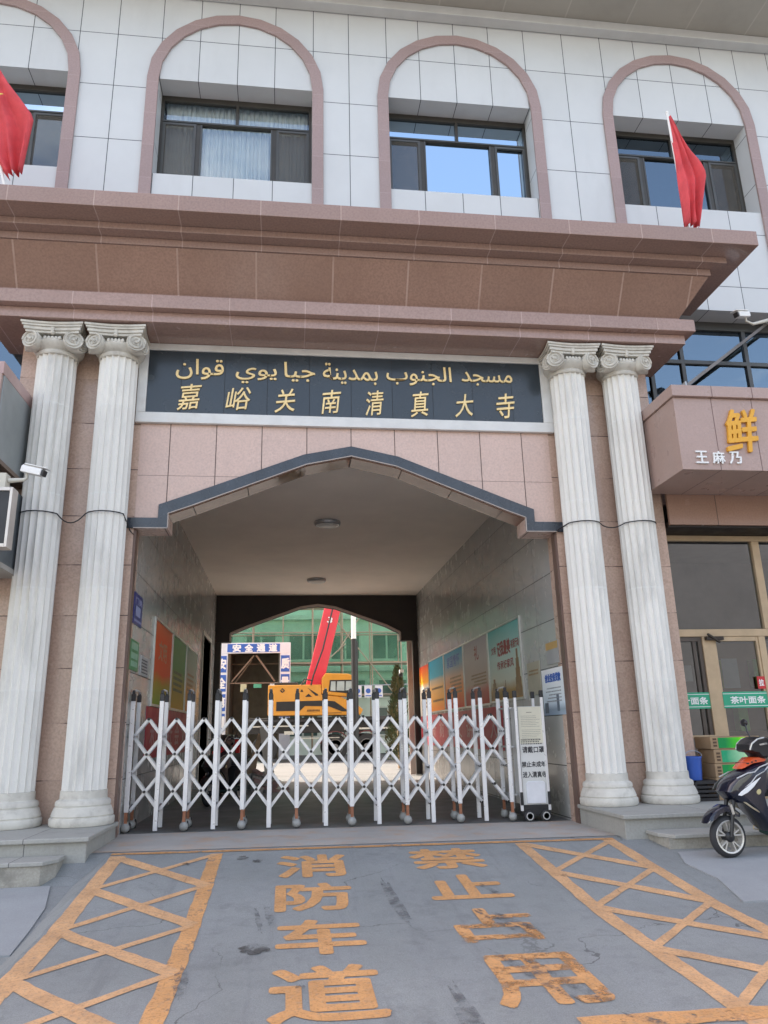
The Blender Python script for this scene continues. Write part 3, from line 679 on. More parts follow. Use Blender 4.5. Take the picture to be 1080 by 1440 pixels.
# name board over the gate
S = thing('name_sign', 'long black name sign with gold Arabic and Chinese lettering in a white frame', 'sign', (XC, Y0, 5.86))
mb = MB(); mb.box(-1.945, 3.625, 9.725, 9.765, 5.365, 6.295)
m_board = tiles('dark_slate_board', (.042, .055, .068), [(0, .585, .26, .0035)], (.015, .018, .022), rough=.22, grain=.1, var=.12, bump=.1)
mb.build('panel', m_board, S)
m_sframe = P('white_marble_frame', (.70, .70, .68), .5, var=.08, vs=3, stain=((.45, .38, .3), .58, .8, 2, .4))
mb = MB(); mb.box(-2.07, 3.765, 9.70, 9.764, 5.215, 5.363); mb.box(-2.07, 3.765, 9.70, 9.764, 6.297, 6.395); mb.box(-2.07, -1.947, 9.70, 9.764, 5.364, 6.296); mb.box(3.627, 3.765, 9.70, 9.764, 5.364, 6.296)
mb.build('frame', m_sframe, S, bevel=.006)
fn = on_y(9.724)
for ch, x0, x1, z0, z1 in (('嘉', -1.533, -1.217, 5.42, 5.79), ('峪', -.885, -.547, 5.43, 5.76), ('关', -.219, .06, 5.42, 5.76), ('南', .43, .70, 5.42, 5.77), ('清', 1.046, 1.30, 5.41, 5.78), ('真', 1.69, 1.95, 5.41, 5.79), ('大', 2.33, 2.60, 5.43, 5.77), ('寺', 2.94, 3.21, 5.42, 5.80)):
    mb = MB(); text_fit(mb, ch, fn, x0, x1, z0, z1, depth=.018, thick=.0015, shear=.14)
    # brush-like slant: strokes rise slightly to the right
    cx = (x0+x1)/2; mb.mirror_map(lambda v: (v.x, v.y, v.z + (v.x-cx)*.12))
    mb.build('lettering', m_gold, S)
for w, x0, x1, z0, z1 in (('مسجد', 2.451, 3.201, 5.919, 6.13), ('الجنوب', 1.354, 2.298, 5.887, 6.187), ('بمدينة', .448, 1.225, 5.873, 6.19), ('جيا', -.094, .336, 5.886, 6.18), ('يوي', -.762, -.199, 5.836, 6.07), ('قوان', -1.572, -.93, 5.87, 6.176)):
    mb = MB(); text_fit(mb, arabic(w), fn, x0, x1, z0, z1, depth=.018, thick=.002)
    mb.build('lettering', m_gold, S)

# ceiling lights
m_lamp = P('frosted_lamp_glass', (.7, .68, .62), .4)
for y, lab in ((13.6, 'round flush ceiling lamp in the gateway, the larger looking one nearest the street'), (19.1, 'round flush ceiling lamp in the gateway, the one deeper inside near the dark beam')):
    t = thing('ceiling_light', lab, 'ceiling lamp', (.71, y, 4.9), 0, 'round lamps on the gateway ceiling')
    mb = MB(); mb.lathe([(.24, 4.928), (.245, 4.905), (.235, 4.87), (.215, 4.855), (.2, 4.858)], (.71, y, 0), 40); mb.build('bezel', m_steel, t, smooth=True)
    mb = MB(); mb.lathe([(.198, 4.857), (.17, 4.835), (.1, 4.82), (.01, 4.816)], (.71, y, 0), 40); mb.build('diffuser', m_lamp, t, smooth=True)

# ---------------------------------------------------------------- shop on the right
m_tan = P('tan_aluminium_frame', (.50, .37, .23), .45, metal=.1, var=.1, vs=5)
SH = thing('shopfront', 'glazed shop front with tan metal frames and a green lettered band, behind the right columns', 'shop front', (7.5, 10.2, .21))
YS_ = 10.2
mb = MB()
for x0, x1, z0, z1 in ((5.31, 9.4, 2.335, 2.44), (5.31, 9.4, 3.74, 3.82), (6.83, 6.945, 2.441, 3.739), (8.5, 8.6, 2.441, 3.739), (5.31, 9.4, .2, .3), (6.70, 6.80, .301, 2.334), (7.95, 8.07, .301, 2.334)): mb.box(x0, x1, YS_-.05, YS_+.05, z0, z1)
mb.box(5.835, 6.015, YS_-.055, YS_+.05, .301, 2.334); mb.box(5.31, 5.37, YS_-.05, YS_+.05, .301, 2.334)
mb.build('frame', m_tan, SH, bevel=.006)
mb = MB(); mb.box(5.371, 5.834, YS_-.04, YS_+.04, .301, .97); mb.build('lower_panel', P('beige_lower_panel', (.42, .36, .29), .6, var=.1), SH)
mb = MB(); mb.box(5.371, 5.834, YS_-.075, YS_-.045, .955, .995); mb.build('sill', m_tan, SH, bevel=.004)
def pane(x0, x1, z0, z1, nm='pane'):
    mb = MB(); mb.quad((x0, YS_, z0), (x1, YS_, z0), (x1, YS_, z1), (x0, YS_, z1)); return mb.build(nm, g_shop, SH)
pane(5.32, 6.829, 2.441, 3.739); pane(6.946, 8.499, 2.441, 3.739); pane(5.371, 5.834, .98, 2.334); pane(6.016, 6.699, .301, 2.334); pane(6.801, 7.949, .301, 2.334)
mb = MB()
for x0, x1, z0, z1 in ((6.016, 6.05, .301, 2.334), (6.665, 6.699, .301, 2.334), (6.051, 6.664, 2.27, 2.334), (6.051, 6.664, .301, .42)): mb.box(x0, x1, YS_-.035, YS_+.03, z0, z1)
mb.build('door', m_tan, SH, bevel=.004)
m_darkfr = P('dark_inner_frame', (.09, .07, .055), .5)
mb = MB(); mb.box(5.78, 5.834, YS_-.03, YS_+.03, .98, 2.33); mb.box(5.371, 5.779, YS_-.03, YS_+.03, 2.27, 2.33); mb.box(5.70, 5.745, YS_-.02, YS_+.02, .98, 2.269); mb.build('window_sash', m_darkfr, SH)
mb = MB(); mb.box(5.87, 6.13, YS_-.12, YS_-.056, 2.28, 2.33); mb.bar((5.88, YS_-.14, 2.36), (6.08, YS_-.09, 2.25), .03, .03); mb.build('door_closer', P('dark_door_closer', (.05, .04, .035), .4, metal=.5), SH, bevel=.004)
m_green = P('green_vinyl_band', (.03, .36, .20), .5, var=.06)
for x0, x1, txt, a0, a1 in ((5.371, 5.84, '叶面条', 5.42, 5.80), (6.03, 6.70, '茶叶面条', 6.14, 6.66), (6.80, 7.94, '茶叶面条', 7.0, 7.6)):
    mb = MB(); mb.box(x0+.002, x1-.002, YS_-.041, YS_-.037, 1.345, 1.565); bnd = mb.build('green_band', m_green, SH)
    mb = MB(); text_fit(mb, txt, on_y(YS_-.043), a0, a1, 1.405, 1.50, thick=.003)
    mb.box(x0+.004, x1-.004, YS_-.0425, YS_-.0415, 1.535, 1.543); mb.box(x0+.004, x1-.004, YS_-.0425, YS_-.0415, 1.368, 1.376)
    mb.build('band_lettering', m_whitepaint, bnd)
m_red = P('red_print', (.55, .03, .035), .5, var=.08)
mb = MB(); mb.box(6.58, 6.70, YS_-.046, YS_-.042, 1.60, 1.77); st = mb.build('door_sticker', m_red, SH)
mb = MB(); text_fit(mb, '拉', on_y(YS_-.047), 6.605, 6.675, 1.64, 1.73, thick=.003); mb.build('sticker_lettering', m_whitepaint, st)
mb = MB(); mb.box(5.32, 9.4, 9.66, 9.70, 3.85, 4.40)
m_header = tiles('brown_granite_header', (.36, .22, .16), [(0, .86, 6.05, .005)], (.07, .05, .04), rough=.2, grain=.2, var=.06)
mb.build('header', m_header, SH)
mb = MB(); mb.box(5.32, 9.4, 9.701, 10.26, 3.825, 3.9); mb.build('header_soffit', m_darkbrown, SH)
# shop interior
mb = MB(); x0, x1, y0, y1, z0, z1 = 5.31, 9.6, 10.26, 14.2, .2, 4.3
mb.add([(x0,y0,z0),(x1,y0,z0),(x1,y1,z0),(x0,y1,z0),(x0,y0,z1),(x1,y0,z1),(x1,y1,z1),(x0,y1,z1)], [(0,1,2,3),(7,6,5,4),(1,2,6,5),(2,3,7,6),(3,0,4,7)])
mb.build('interior', P('dim_shop_interior', (.12, .11, .09), .8, var=.2), SH)
mb = MB(); mb.box(5.40, 5.66, YS_+.02, YS_+.024, 1.72, 1.94); mb.box(6.12, 6.36, YS_+.02, YS_+.024, 1.62, 2.03); mb.build('taped_paper', P('grey_backed_paper', (.30, .31, .31), .8), SH)
tsh = thing('display_shelf', 'shelf of green packets and bottles just inside the shop door', 'shelf', (6.7, 10.65, .21))
mb = MB(); mb.box(6.2, 7.9, 10.5, 10.8, .2, .24); mb.box(6.2, 7.9, 10.5, 10.8, 1.0, 1.03); mb.box(6.2, 7.9, 10.5, 10.8, 1.6, 1.63); mb.box(6.2, 7.9, 10.79, 10.82, .2, 2.3); mb.box(6.2, 6.24, 10.5, 10.8, .24, 2.3)
mb.build('shelf_frame', P('brown_shelf', (.2, .13, .07), .6), tsh)
for k in range(9):
    x = 6.3+k*.17; z = (1.631, 1.031, .241)[k % 3]; h = random.uniform(.36, .5)
    mb = MB(); mb.box(x-.02, x+.13, 10.52, 10.66, z, z+h); mb.build('packet', P('packet_print', random.choice([(.14, .42, .07), (.25, .45, .06), (.10, .36, .06), (.45, .30, .10)]), .5), tsh, bevel=.01)

# goods outside the shop
m_card = P('brown_cardboard', (.34, .23, .13), .8, var=.12, vs=4)
m_gp = printed('green_carton_print', [(0, (.03, .16, .06)), (.45, (.10, .38, .06)), (.7, (.42, .60, .10)), (1, (.05, .22, .07))], 0, 5.6, 6.1, .25, 5, .4)
m_gp2 = printed('pale_green_carton_print', [(0, (.05, .22, .12)), (.5, (.30, .45, .30)), (.8, (.45, .62, .25)), (1, (.2, .35, .25))], 0, 5.6, 6.1, .2, 6, .4)
m_cprint = P('dark_carton_print', (.10, .06, .035), .8)
blabs = ['cardboard carton with bright green print, topmost of the stack outside the shop door', 'cardboard carton with pale green print, second from the top outside the shop door', 'cardboard carton with dark green print, third from the top outside the shop door', 'plain brown cardboard carton at the bottom of the stack outside the shop door']
zb = .213
for k, (h, dx) in enumerate(((.27, -.01), (.17, 0), (.175, .012), (.155, -.012))):
    lab = blabs[3-k]
    x0 = 5.425+dx; t = thing('carton', lab, 'carton', (x0+.35, 9.75, zb), 0, 'cartons stacked outside the shop')
    mb = MB(); mb.box(x0, x0+.68, 9.55, 9.95, zb, zb+h-.004); mb.build('box_body', m_card, t, bevel=.006)
    if k:
        mb = MB(); mb.box(x0+.10, x0+.676, 9.546, 9.5495, zb+.012, zb+h-.016); mb.build('printed_label', m_gp if k != 2 else m_gp2, t)
        mb = MB()
        for q in range(3): mb.box(x0+.03, x0+.08, 9.5468, 9.5497, zb+.03+q*.04, zb+.055+q*.04)
        mb.build('carton_print', m_cprint, t)
    else:
        mb = MB(); mb.box(x0+.22, x0+.50, 9.546, 9.5495, zb+.15, zb+.255); mb.build('printed_label', m_paper, t)
    zb += h
t = thing('bucket', 'blue plastic bucket between the outer column and the cartons', 'bucket', (5.185, 9.66, .455))
mb = MB(); mb.lathe([(.095, .46), (.115, .72), (.122, .72), (.122, .745), (.11, .745), (.108, .73)], (5.185, 9.66, 0), 24); mb.build('tub', P('blue_plastic', (.03, .10, .42), .45), t, smooth=True)
mb = MB(); mb.tube([(5.185+.12*math.cos(a), 9.62, .745+.07*math.sin(a)) for a in [math.pi*k/10 for k in range(11)]], .006, 6); mb.build('handle', m_steel, t)
t = thing('crate', 'black plastic crate under the blue bucket', 'crate', (5.22, 9.66, .213))
mb = MB(); mb.box(5.10, 5.40, 9.5, 9.765, .213, .25)
for k in range(4): mb.box(5.10, 5.40, 9.5, 9.52, .265+k*.05, .295+k*.05); mb.box(5.10, 5.40, 9.745, 9.765, .265+k*.05, .295+k*.05)
for x, y in ((5.10, 9.5), (5.38, 9.5), (5.10, 9.745), (5.38, 9.745)): mb.box(x-.001, x+.021, y-.001, y+.021, .25, .456)
mb.box(5.099, 5.401, 9.499, 9.766, .44, .457); mb.build('crate_body', m_black, t)

# shop signs projecting over the pavement
def shop_sign(name, label, x0, x1, letters, mat, top):
    t = thing(name, label, 'shop sign', ((x0+x1)/2, 9.1, 4.8))
    mb = MB(); mb.box(x0, x1, 8.60, 9.655, 4.29, 5.30); mb.build('box', mat, t, bevel=.006)
    mb = MB(); mb.box(x0-.03, x1, 8.55, 9.655, 5.302, 5.46); mb.build('coping', top, t, bevel=.006)
    return t
m_signface = tiles('pink_granite_sign', (.44, .31, .265), [(0, .575, 5.54, .006)], (.16, .1, .09), rough=.3, grain=.18, var=.05)
SS = shop_sign('shop_sign', 'pink granite shop sign box with gold and white characters above the right shop front', 5.01, 9.4, None, m_signface, m_signface)
mb = MB(); text_fit(mb, '鲜', on_y(8.597), 5.66, 6.12, 4.54, 5.13, depth=.035, thick=.012, shear=.15)
m_goldy = P('golden_yellow_letter', (.72, .36, .035), .4, metal=.2, var=.1)
mb.mirror_map(lambda v: (v.x, v.y, v.z+(v.x-5.89)*.1)); mb.build('lettering', m_goldy, SS)
for ch, a in (('王', 5.20), ('麻', 5.435), ('乃', 5.665)):
    mb = MB(); text_fit(mb, ch, on_y(8.597), a, a+.165, 4.375, 4.54, depth=.02, thick=.003); mb.build('lettering', m_whitepaint, SS)
for ch, a in (('羊', 6.75), ('肉', 7.5)):
    pass
m_greybox = P('grey_metal_sign_box', (.31, .335, .335), .45, metal=.2, var=.08)
LS = shop_sign('shop_sign', 'grey sided shop sign box at the left edge beside the outermost column', -7.4, -3.36, None, m_greybox, P('pink_edge_coping', (.45, .3, .28), .35))
mb = MB(); mb.box(-7.4, -3.375, 8.545, 8.597, 4.29, 5.30); mb.build('face', m_signface, LS)
mb = MB(); mb.box(-7.4, -3.335, 8.54, 9.66, 4.235, 4.288); mb.build('bottom_trim', P('brown_edge_trim', (.17, .12, .09), .5), LS)
# lower-left frontage
t = thing('shopfront', 'shop front with orange timber frame at the left edge behind the outermost column', 'shop front', (-6, 10.2, .2))
m_wood = P('orange_timber', (.36, .15, .045), .45, var=.25, vs=6, stretch=(4, 4, .6))
mb = MB(); mb.box(-3.73, -3.63, 9.9, 10.1, .21, 4.2); mb.box(-4.7, -4.6, 9.9, 10.1, .21, 4.2); mb.box(-8, -7.9, 9.9, 10.1, .21, 4.2); mb.box(-8, -3.63, 9.9, 10.1, 4.201, 4.30); mb.box(-7.899, -4.701, 9.9, 10.1, 2.3, 2.4); mb.build('frame', m_wood, t, bevel=.006)
mb = MB(); mb.quad((-7.9, 10.0, .21), (-3.73, 10.0, .21), (-3.73, 10.0, 4.2), (-7.9, 10.0, 4.2)); mb.build('pane', g_shop, t)
mb = MB(); x0, x1, y0, y1, z0, z1 = -8, -3.63, 10.12, 13, .2, 4.31
mb.add([(x0,y0,z0),(x1,y0,z0),(x1,y1,z0),(x0,y1,z0),(x0,y0,z1),(x1,y0,z1),(x1,y1,z1),(x0,y1,z1)], [(0,1,2,3),(7,6,5,4),(1,2,6,5),(2,3,7,6),(3,0,4,7)]); mb.build('interior', m_dark, t)
t = thing('shop_sign', 'dark framed display board under the grey sign box at the left edge', 'display board', (-4.5, 8.9, 3.5))
mb = MB(); mb.box(-6.5, -3.02, 8.27, 8.40, 3.17, 3.76); mb.build('screen', m_black, t)
mb = MB(); mb.box(-3.019, -2.99, 8.25, 8.42, 3.13, 3.80); mb.box(-6.5, -3.02, 8.25, 8.42, 3.13, 3.169); mb.box(-6.5, -3.02, 8.25, 8.42, 3.761, 3.80); mb.build('frame', P('silver_frame', (.6, .55, .5), .35, metal=.4), t, bevel=.003)
mb = MB(); mb.box(-6.5, -3.30, 8.45, 9.6, 3.12, 4.06); mb.build('backing_box', P('dark_grey_metal_box', (.12, .135, .145), .45, metal=.2, var=.1), t); mb = MB(); mb.box(-6.5, -3.28, 8.40, 9.62, 3.06, 3.118); mb.build('bottom_trim', P('pale_edge_trim', (.36, .34, .31), .5), t)

# second-floor window bands either side, under the upper wall
def band_window(label, x0, x1, cols):
    t = thing('ribbon_window', label, 'window', ((x0+x1)/2, 10.6, 5.4))
    y = 10.56
    mb = MB()
    for a in cols: mb.box(a-.035, a+.035, y, y+.08, 5.3, 7.5)
    mb.box(x0, x1, y-.002, y+.082, 6.86, 6.93); mb.box(x0, x1, y-.002, y+.082, 7.501, 7.655); mb.box(x0, x1, y-.002, y+.082, 5.22, 5.299); mb.build('frame', m_framel, t, bevel=.004)
    for a, b in zip(cols, cols[1:]):
        mb = MB(); mb.quad((a+.035, y+.04, 5.3), (b-.035, y+.04, 5.3), (b-.035, y+.04, 7.5), (a+.035, y+.04, 7.5)); mb.build('pane', g_sky, t)
    mb = MB(); q0, q1, r0, r1 = y+.1, y+2.4, 4.9, 7.8
    mb.add([(x0,q0,r0),(x1,q0,r0),(x1,q1,r0),(x0,q1,r0),(x0,q0,r1),(x1,q0,r1),(x1,q1,r1),(x0,q1,r1)], [(0,1,2,3),(7,6,5,4),(1,2,6,5),(2,3,7,6),(3,0,4,7)]); mb.build('room', m_dark, t)
    return t
bw = band_window('ribbon of sky reflecting windows above the right shop sign', 5.31, 17.8, [5.33, 5.86, 6.42, 7.58, 8.2, 9.4, 10.6, 12])
mb = MB(); mb.quad((7.62, 10.63, 5.31), (8.16, 10.63, 5.31), (8.16, 10.63, 6.85), (7.62, 10.63, 6.85)); mb.build('insect_screen', m_screen, bw)
band_window('ribbon of windows above the left sign box beside the outermost capital', -15.8, -3.63, [-12, -8, -6.6, -5.6, -4.6, -3.65])
mb = MB(); mb.box(-15.8, -8.01, 10.25, 10.5, -.2, 5.2); mb.box(-8.01, -3.63, 10.25, 10.5, 4.32, 5.2); mb.box(9.62, 17.8, 10.25, 10.5, -.2, 5.2); mb.box(5.31, 9.62, 10.25, 10.5, 4.32, 5.2); mb.build('lower_wall', m_pink, B)

# tie bar holding the right sign, cameras, cable
t = thing('tie_bar', 'slanting flat steel tie bar above the right shop sign', 'tie bar', (6, 9, 5.5))
mb = MB(); mb.bar((5.22, 8.64, 5.468), (8.03, 10.55, 7.66), .045, .03); mb.build('bar', P('weathered_steel', (.20, .18, .165), .6, metal=.3, var=.15), t)
mb = MB(); mb.bar((5.22, 8.59, 5.472), (5.22, 8.70, 5.472), .12, .02); mb.build('foot_plate', m_steel, t)
def camera_(label, c, d, arm):
    c, d = Vector(c), Vector(d).normalized(); t = thing('security_camera', label, 'camera', c, 0, 'bullet security cameras')
    u = d.cross(Vector((0, 0, 1))).normalized(); w = u.cross(d)
    def pt(a, b, e): return c + d*a + u*b + w*e
    mb = MB(); vs = [pt(a, b, e) for a in (-.13, .13) for b, e in ((-.045, -.045), (.045, -.045), (.05, .02), (.03, .045), (-.03, .045), (-.05, .02))]
    mb.add(vs, [tuple(range(5, -1, -1)), tuple(range(6, 12))] + [(k, k+6, (k+1) % 6+6, (k+1) % 6) for k in range(6)]); mb.build('housing', m_whitepaint, t, bevel=.008)
    mb = MB(); vs = [pt(a, b, e) for a in (.131, .16) for b, e in ((-.04, -.04), (.04, -.04), (.04, .03), (-.04, .03))]
    mb.add(vs, [(3,2,1,0),(4,5,6,7),(0,1,5,4),(1,2,6,5),(2,3,7,6),(3,0,4,7)]); mb.build('lens', m_black, t, bevel=.006)
    mb = MB(); vs = [pt(a, b, e) for a in (-.1, .19) for b, e in ((-.055, .048), (.055, .048), (.055, .058), (-.055, .058))]
    mb.add(vs, [(3,2,1,0),(4,5,6,7),(0,1,5,4),(1,2,6,5),(2,3,7,6),(3,0,4,7)]); mb.build('sunshield', m_whitepaint, t, bevel=.003)
    mb = MB(); p = pt(-.06, 0, -.05); mb.tube([p, p+Vector((0, 0, -.06))] + [Vector(a) for a in arm], [.014, .016] + [.022+.008*i for i in range(len(arm))], 10); mb.build('bracket', P('cream_bracket', (.6, .58, .5), .5), t, smooth=True)
camera_('white bullet security camera on a bracket above the right shop sign', (6.68, 9.25, 7.0), (-.95, -.35, -.25), [(6.86, 9.3, 6.88), (7.2, 9.4, 7.02), (8.2, 10.19, 7.7)])
mb = MB(); mb.box(7.56, 7.64, 10.185, 10.60, 6.9, 7.1); 
camera_('white bullet security camera in front of the outermost left column', (-2.93, 8.62, 4.12), (.95, -.25, -.28), [(-3.02, 8.60, 4.0), (-3.17, 8.58, 3.98)])
t = thing('junction_box', 'cream junction box carrying the left camera under the sign box', 'box', (-3.5, 8.7, 4.1)); mb = MB(); mb.box(-3.50, -3.17, 8.50, 8.64, 3.84, 4.05); mb.build('box', P('cream_box', (.6, .57, .48), .5), t, bevel=.006)
t = thing('cable', 'thin black cable slung round the left pair of columns', 'cable', (-2.7, 9.3, 3.8), 0)
def sag(a, b, s, n=8): return [Vector(a).lerp(Vector(b), k/n) + Vector((0, 0, -s*4*(k/n)*(1-k/n))) for k in range(n+1)]
mb = MB(); mb.tube([(-3.4, 9.6, 3.86)] + [(-3.09+.252*math.sin(a), 9.55-.252*math.cos(a), 3.84) for a in [-1.2, -.8, -.4, 0, .4, .8, 1.1]] + sag((-2.85, 9.45, 3.82), (-2.54, 9.45, 3.84), .10) + [(-2.295+.252*math.sin(a), 9.55-.252*math.cos(a), 3.85) for a in [-1.1, -.8, -.4, 0, .4, .8, 1.1]] + [(-2.03, 9.70, 3.70), (-1.99, 9.74, 3.66)], .008, 6)
mb.build('cord', m_black, t)
t = thing('cable', 'thin black cable slung round the right pair of columns', 'cable', (4.4, 9.3, 3.8))
mb = MB(); mb.tube([(3.68, 9.73, 3.76)] + [(3.97+.252*math.sin(a), 9.55-.252*math.cos(a), 3.79) for a in [-1.1, -.8, -.4, 0, .4, .8, 1.1]] + sag((4.25, 9.5, 3.78), (4.5, 9.5, 3.78), .03) + [(4.77+.252*math.sin(a), 9.55-.252*math.cos(a), 3.80) for a in [-1.1, -.8, -.4, 0, .4, .8, 1.2]], .008, 6)
mb.build('cord', m_black, t)

# flags leaning out over the cornice
def cloth_mat():
    m = P('faded_red_cloth', (.82, .13, .15), .8, var=.2, vs=4, fine=.15, fs=300); nt = m.node_tree; b = nt.nodes['Principled BSDF']
    tl = nt.nodes.new('ShaderNodeBsdfTranslucent'); tl.inputs[0].default_value = (.9, .12, .13, 1); ms = nt.nodes.new('ShaderNodeMixShader'); ms.inputs[0].default_value = .35
    lnk(nt, b.outputs[0], ms.inputs[1]); lnk(nt, tl.outputs[0], ms.inputs[2]); lnk(nt, ms.outputs[0], nt.nodes['Material Output'].inputs['Surface']); return m
m_flag = cloth_mat()
m_star = P('yellow_star', (.75, .55, .10), .7)
def flag(label, pole_a, pole_b, outline, star):
    a, b = Vector(pole_a), Vector(pole_b); t = thing('flag', label, 'flag', a, 0, 'red flags on the cornice')
    mb = MB(); mb.tube([a, b], .018, 10); mb.ball(b, .024, 6); mb.build('pole', m_whitepaint, t, smooth=True)
    # cloth hangs in folds from the upper pole: rows run down from the pole, columns run along it
    n, m = 26, 22; vs = []
    for j in range(m+1):
        v = j/m; row = outline(v)
        for i in range(n+1):
            u = i/n; p = row(u); f = math.sin(u*17+v*2.5)*.05*(.25+v) + math.sin(u*7-v*4)*.045*v + math.sin(u*31+v*9)*.012*(.3+v) + math.sin(v*13+u*5)*.012
            vs.append((p.x, p.y+f-.02, p.z))
    mb = MB(); mb.add(vs, [(j*(n+1)+i, j*(n+1)+i+1, (j+1)*(n+1)+i+1, (j+1)*(n+1)+i) for j in range(m) for i in range(n)])
    cl = mb.build('cloth', m_flag, t, smooth=True); so = cl.modifiers.new('cloth_thickness', 'SOLIDIFY'); so.thickness = .004
    if star:
        for (cx, cy, cz, r) in star:
            pts = [(cx+(r if k % 2 == 0 else r*.4)*math.sin(math.pi*k/5+.2), cz+(r if k % 2 == 0 else r*.4)*math.cos(math.pi*k/5+.2)) for k in range(10)]
            mb = MB(); mb.prism(pts, cy, cy+.004); mb.build('star', m_star, cl)
def lerp_outline(A, Bm):
    """A: points down the pole side, Bm: points down the free side"""
    def f(v):
        def seg(L_):
            q = v*(len(L_)-1); i = min(int(q), len(L_)-2); return Vector(L_[i]).lerp(Vector(L_[i+1]), q-i)
        pa, pb = seg(A), seg(Bm)
        return lambda u: pa.lerp(pb, u)
    return f
flag('faded red flag on a white pole leaning out in front of the rightmost arched window', (5.87, 9.0, 7.9), (5.66, 8.75, 10.14),
     lerp_outline([(5.665, 8.77, 10.05), (5.70, 8.82, 9.5), (5.74, 8.87, 8.9), (5.80, 8.92, 8.25)], [(5.69, 8.76, 10.06), (5.98, 8.82, 9.45), (6.17, 8.85, 9.10), (5.99, 8.92, 8.22)]), None)
flag('faded red flag with yellow stars leaning out at the left edge', (-3.72, 8.95, 7.9), (-4.35, 8.6, 10.5),
     lerp_outline([(-4.34, 8.62, 10.4), (-4.35, 8.7, 9.6), (-4.2, 8.8, 8.9), (-3.75, 8.9, 8.32)], [(-4.3, 8.62, 10.42), (-3.80, 8.7, 9.6), (-3.46, 8.78, 9.15), (-3.60, 8.9, 8.40)]),
     [(-3.92, 8.60, 9.38, .09), (-4.2, 8.60, 9.75, .16)])
# ---------------------------------------------------------------- folding gate
G = thing('folding_gate', 'white aluminium folding gate on casters drawn across the gateway, with a notice head', 'gate', (.5, 10.25, 0))
m_leg = P('rusty_brown_leg', (.30, .12, .06), .6, var=.25, vs=12)
m_rubber = P('dark_grey_rubber', (.03, .03, .032), .7)
m_ballg = P('worn_grey_caster', (.33, .33, .31), .55, var=.2, vs=14)
PX = [-1.94+.348*i for i in range(15)]
rg = random.Random(3)
posts = []
for i, x in enumerate(PX):
    x += rg.uniform(-.013, .013); posts.append(x)
    wheel = i % 2 == 0; g0 = gz(x, 10.3)+.004
    for row, y in ((0, 10.25), (1, 10.64)):
        zlo = .235 if wheel else .015
        mb = MB(); mb.box(x-.027, x+.027, y-.016, y+.016, zlo+g0, 1.565+g0); po = mb.build('post', m_alu, G, bevel=.004)
        mb = MB(); mb.box(x-.027, x+.027, y-.022, y+.022, 1.566+g0, 1.655+g0); mb.box(x-.018, x+.018, y+(.0 if row else -.0)-.012, y+.012, 1.655+g0, 1.70+g0); mb.build('cap', m_black, po, bevel=.006)
        if wheel:
            mb = MB(); mb.box(x-.018, x+.018, y-.014, y+.014, .095+g0, .234+g0); mb.build('leg', m_leg, po)
            mb = MB(); mb.ball((x, y, .058+g0), .055, 8); mb.box(x-.03, x+.03, y+.02, y+.045, .06+g0, .12+g0); mb.build('caster', m_ballg, po, smooth=True)
            mb = MB(); mb.lathe([(.05, -.02), (.055, -.015), (.055, .015), (.05, .02)], (x+.02, y+.09, .058+g0), 16, 'x'); mb.build('wheel', m_rubber, po)
    mb = MB(); mb.tube([(x+.004, 10.27, 1.675+g0), (x+.004, 10.33, 1.705+g0), (x+.004, 10.56, 1.705+g0), (x+.004, 10.62, 1.675+g0)], .011, 6); mb.build('top_link', m_alu, G)
def latx(h): # half-bay index -> x : even = post, odd = middle of a bay
    i = h/2; k = int(math.floor(i)); k = max(0, min(13, k)); return posts[k]+(posts[k+1]-posts[k])*(i-k)
ZM = [1.347, 1.130, .913, .690, .464, .235]
nb = 0
for y in (10.40, 10.49):
    for h in range(-3, 30, 2):
        for s in (1, -1):
            h0, h1 = (h, h+5*s)
            if s < 0: h0 = h
            pts = [(h0+s*k, ZM[k]) for k in range(6)]
            pts = [(a, z) for a, z in pts if 0 <= a <= 28]
            if len(pts) < 2: continue
            (a0, z0), (a1, z1) = pts[0], pts[-1]; g0 = gz(latx(a0), 10.3)
            yy = y+(.009 if s > 0 else -.009)
            mb = MB(); mb.bar((latx(a0), yy, z0+g0), (latx(a1), yy, z1+g0), .034, .012); o = mb.build('lattice_bar', m_alu, G); nb += 1
    piv = MB()
    for h in range(0, 29):
        for z in ((1.347, .913, .464) if h % 2 else (1.130, .690, .235)):
            piv.lathe([(.016, -.024), (.018, -.02), (.018, .02), (.016, .024)], (latx(h), y, z+gz(latx(h), 10.3)), 10, 'y')
            if y < 10.45: piv.build('pivot_pin', m_black, G); piv = MB()
    if y > 10.45: piv.build('pivot_pins', m_black, G)['kind'] = 'stuff'
for y in (10.37, 10.53):  # spacers tying the two lattices to the posts
    pass
mb = MB()
for x in posts:
    for z in (1.13, .69, .30): mb.box(x-.012, x+.012, 10.268, 10.62, z-.01+gz(x, 10.3), z+.01+gz(x, 10.3))
mb.build('spacer', m_steel, G)
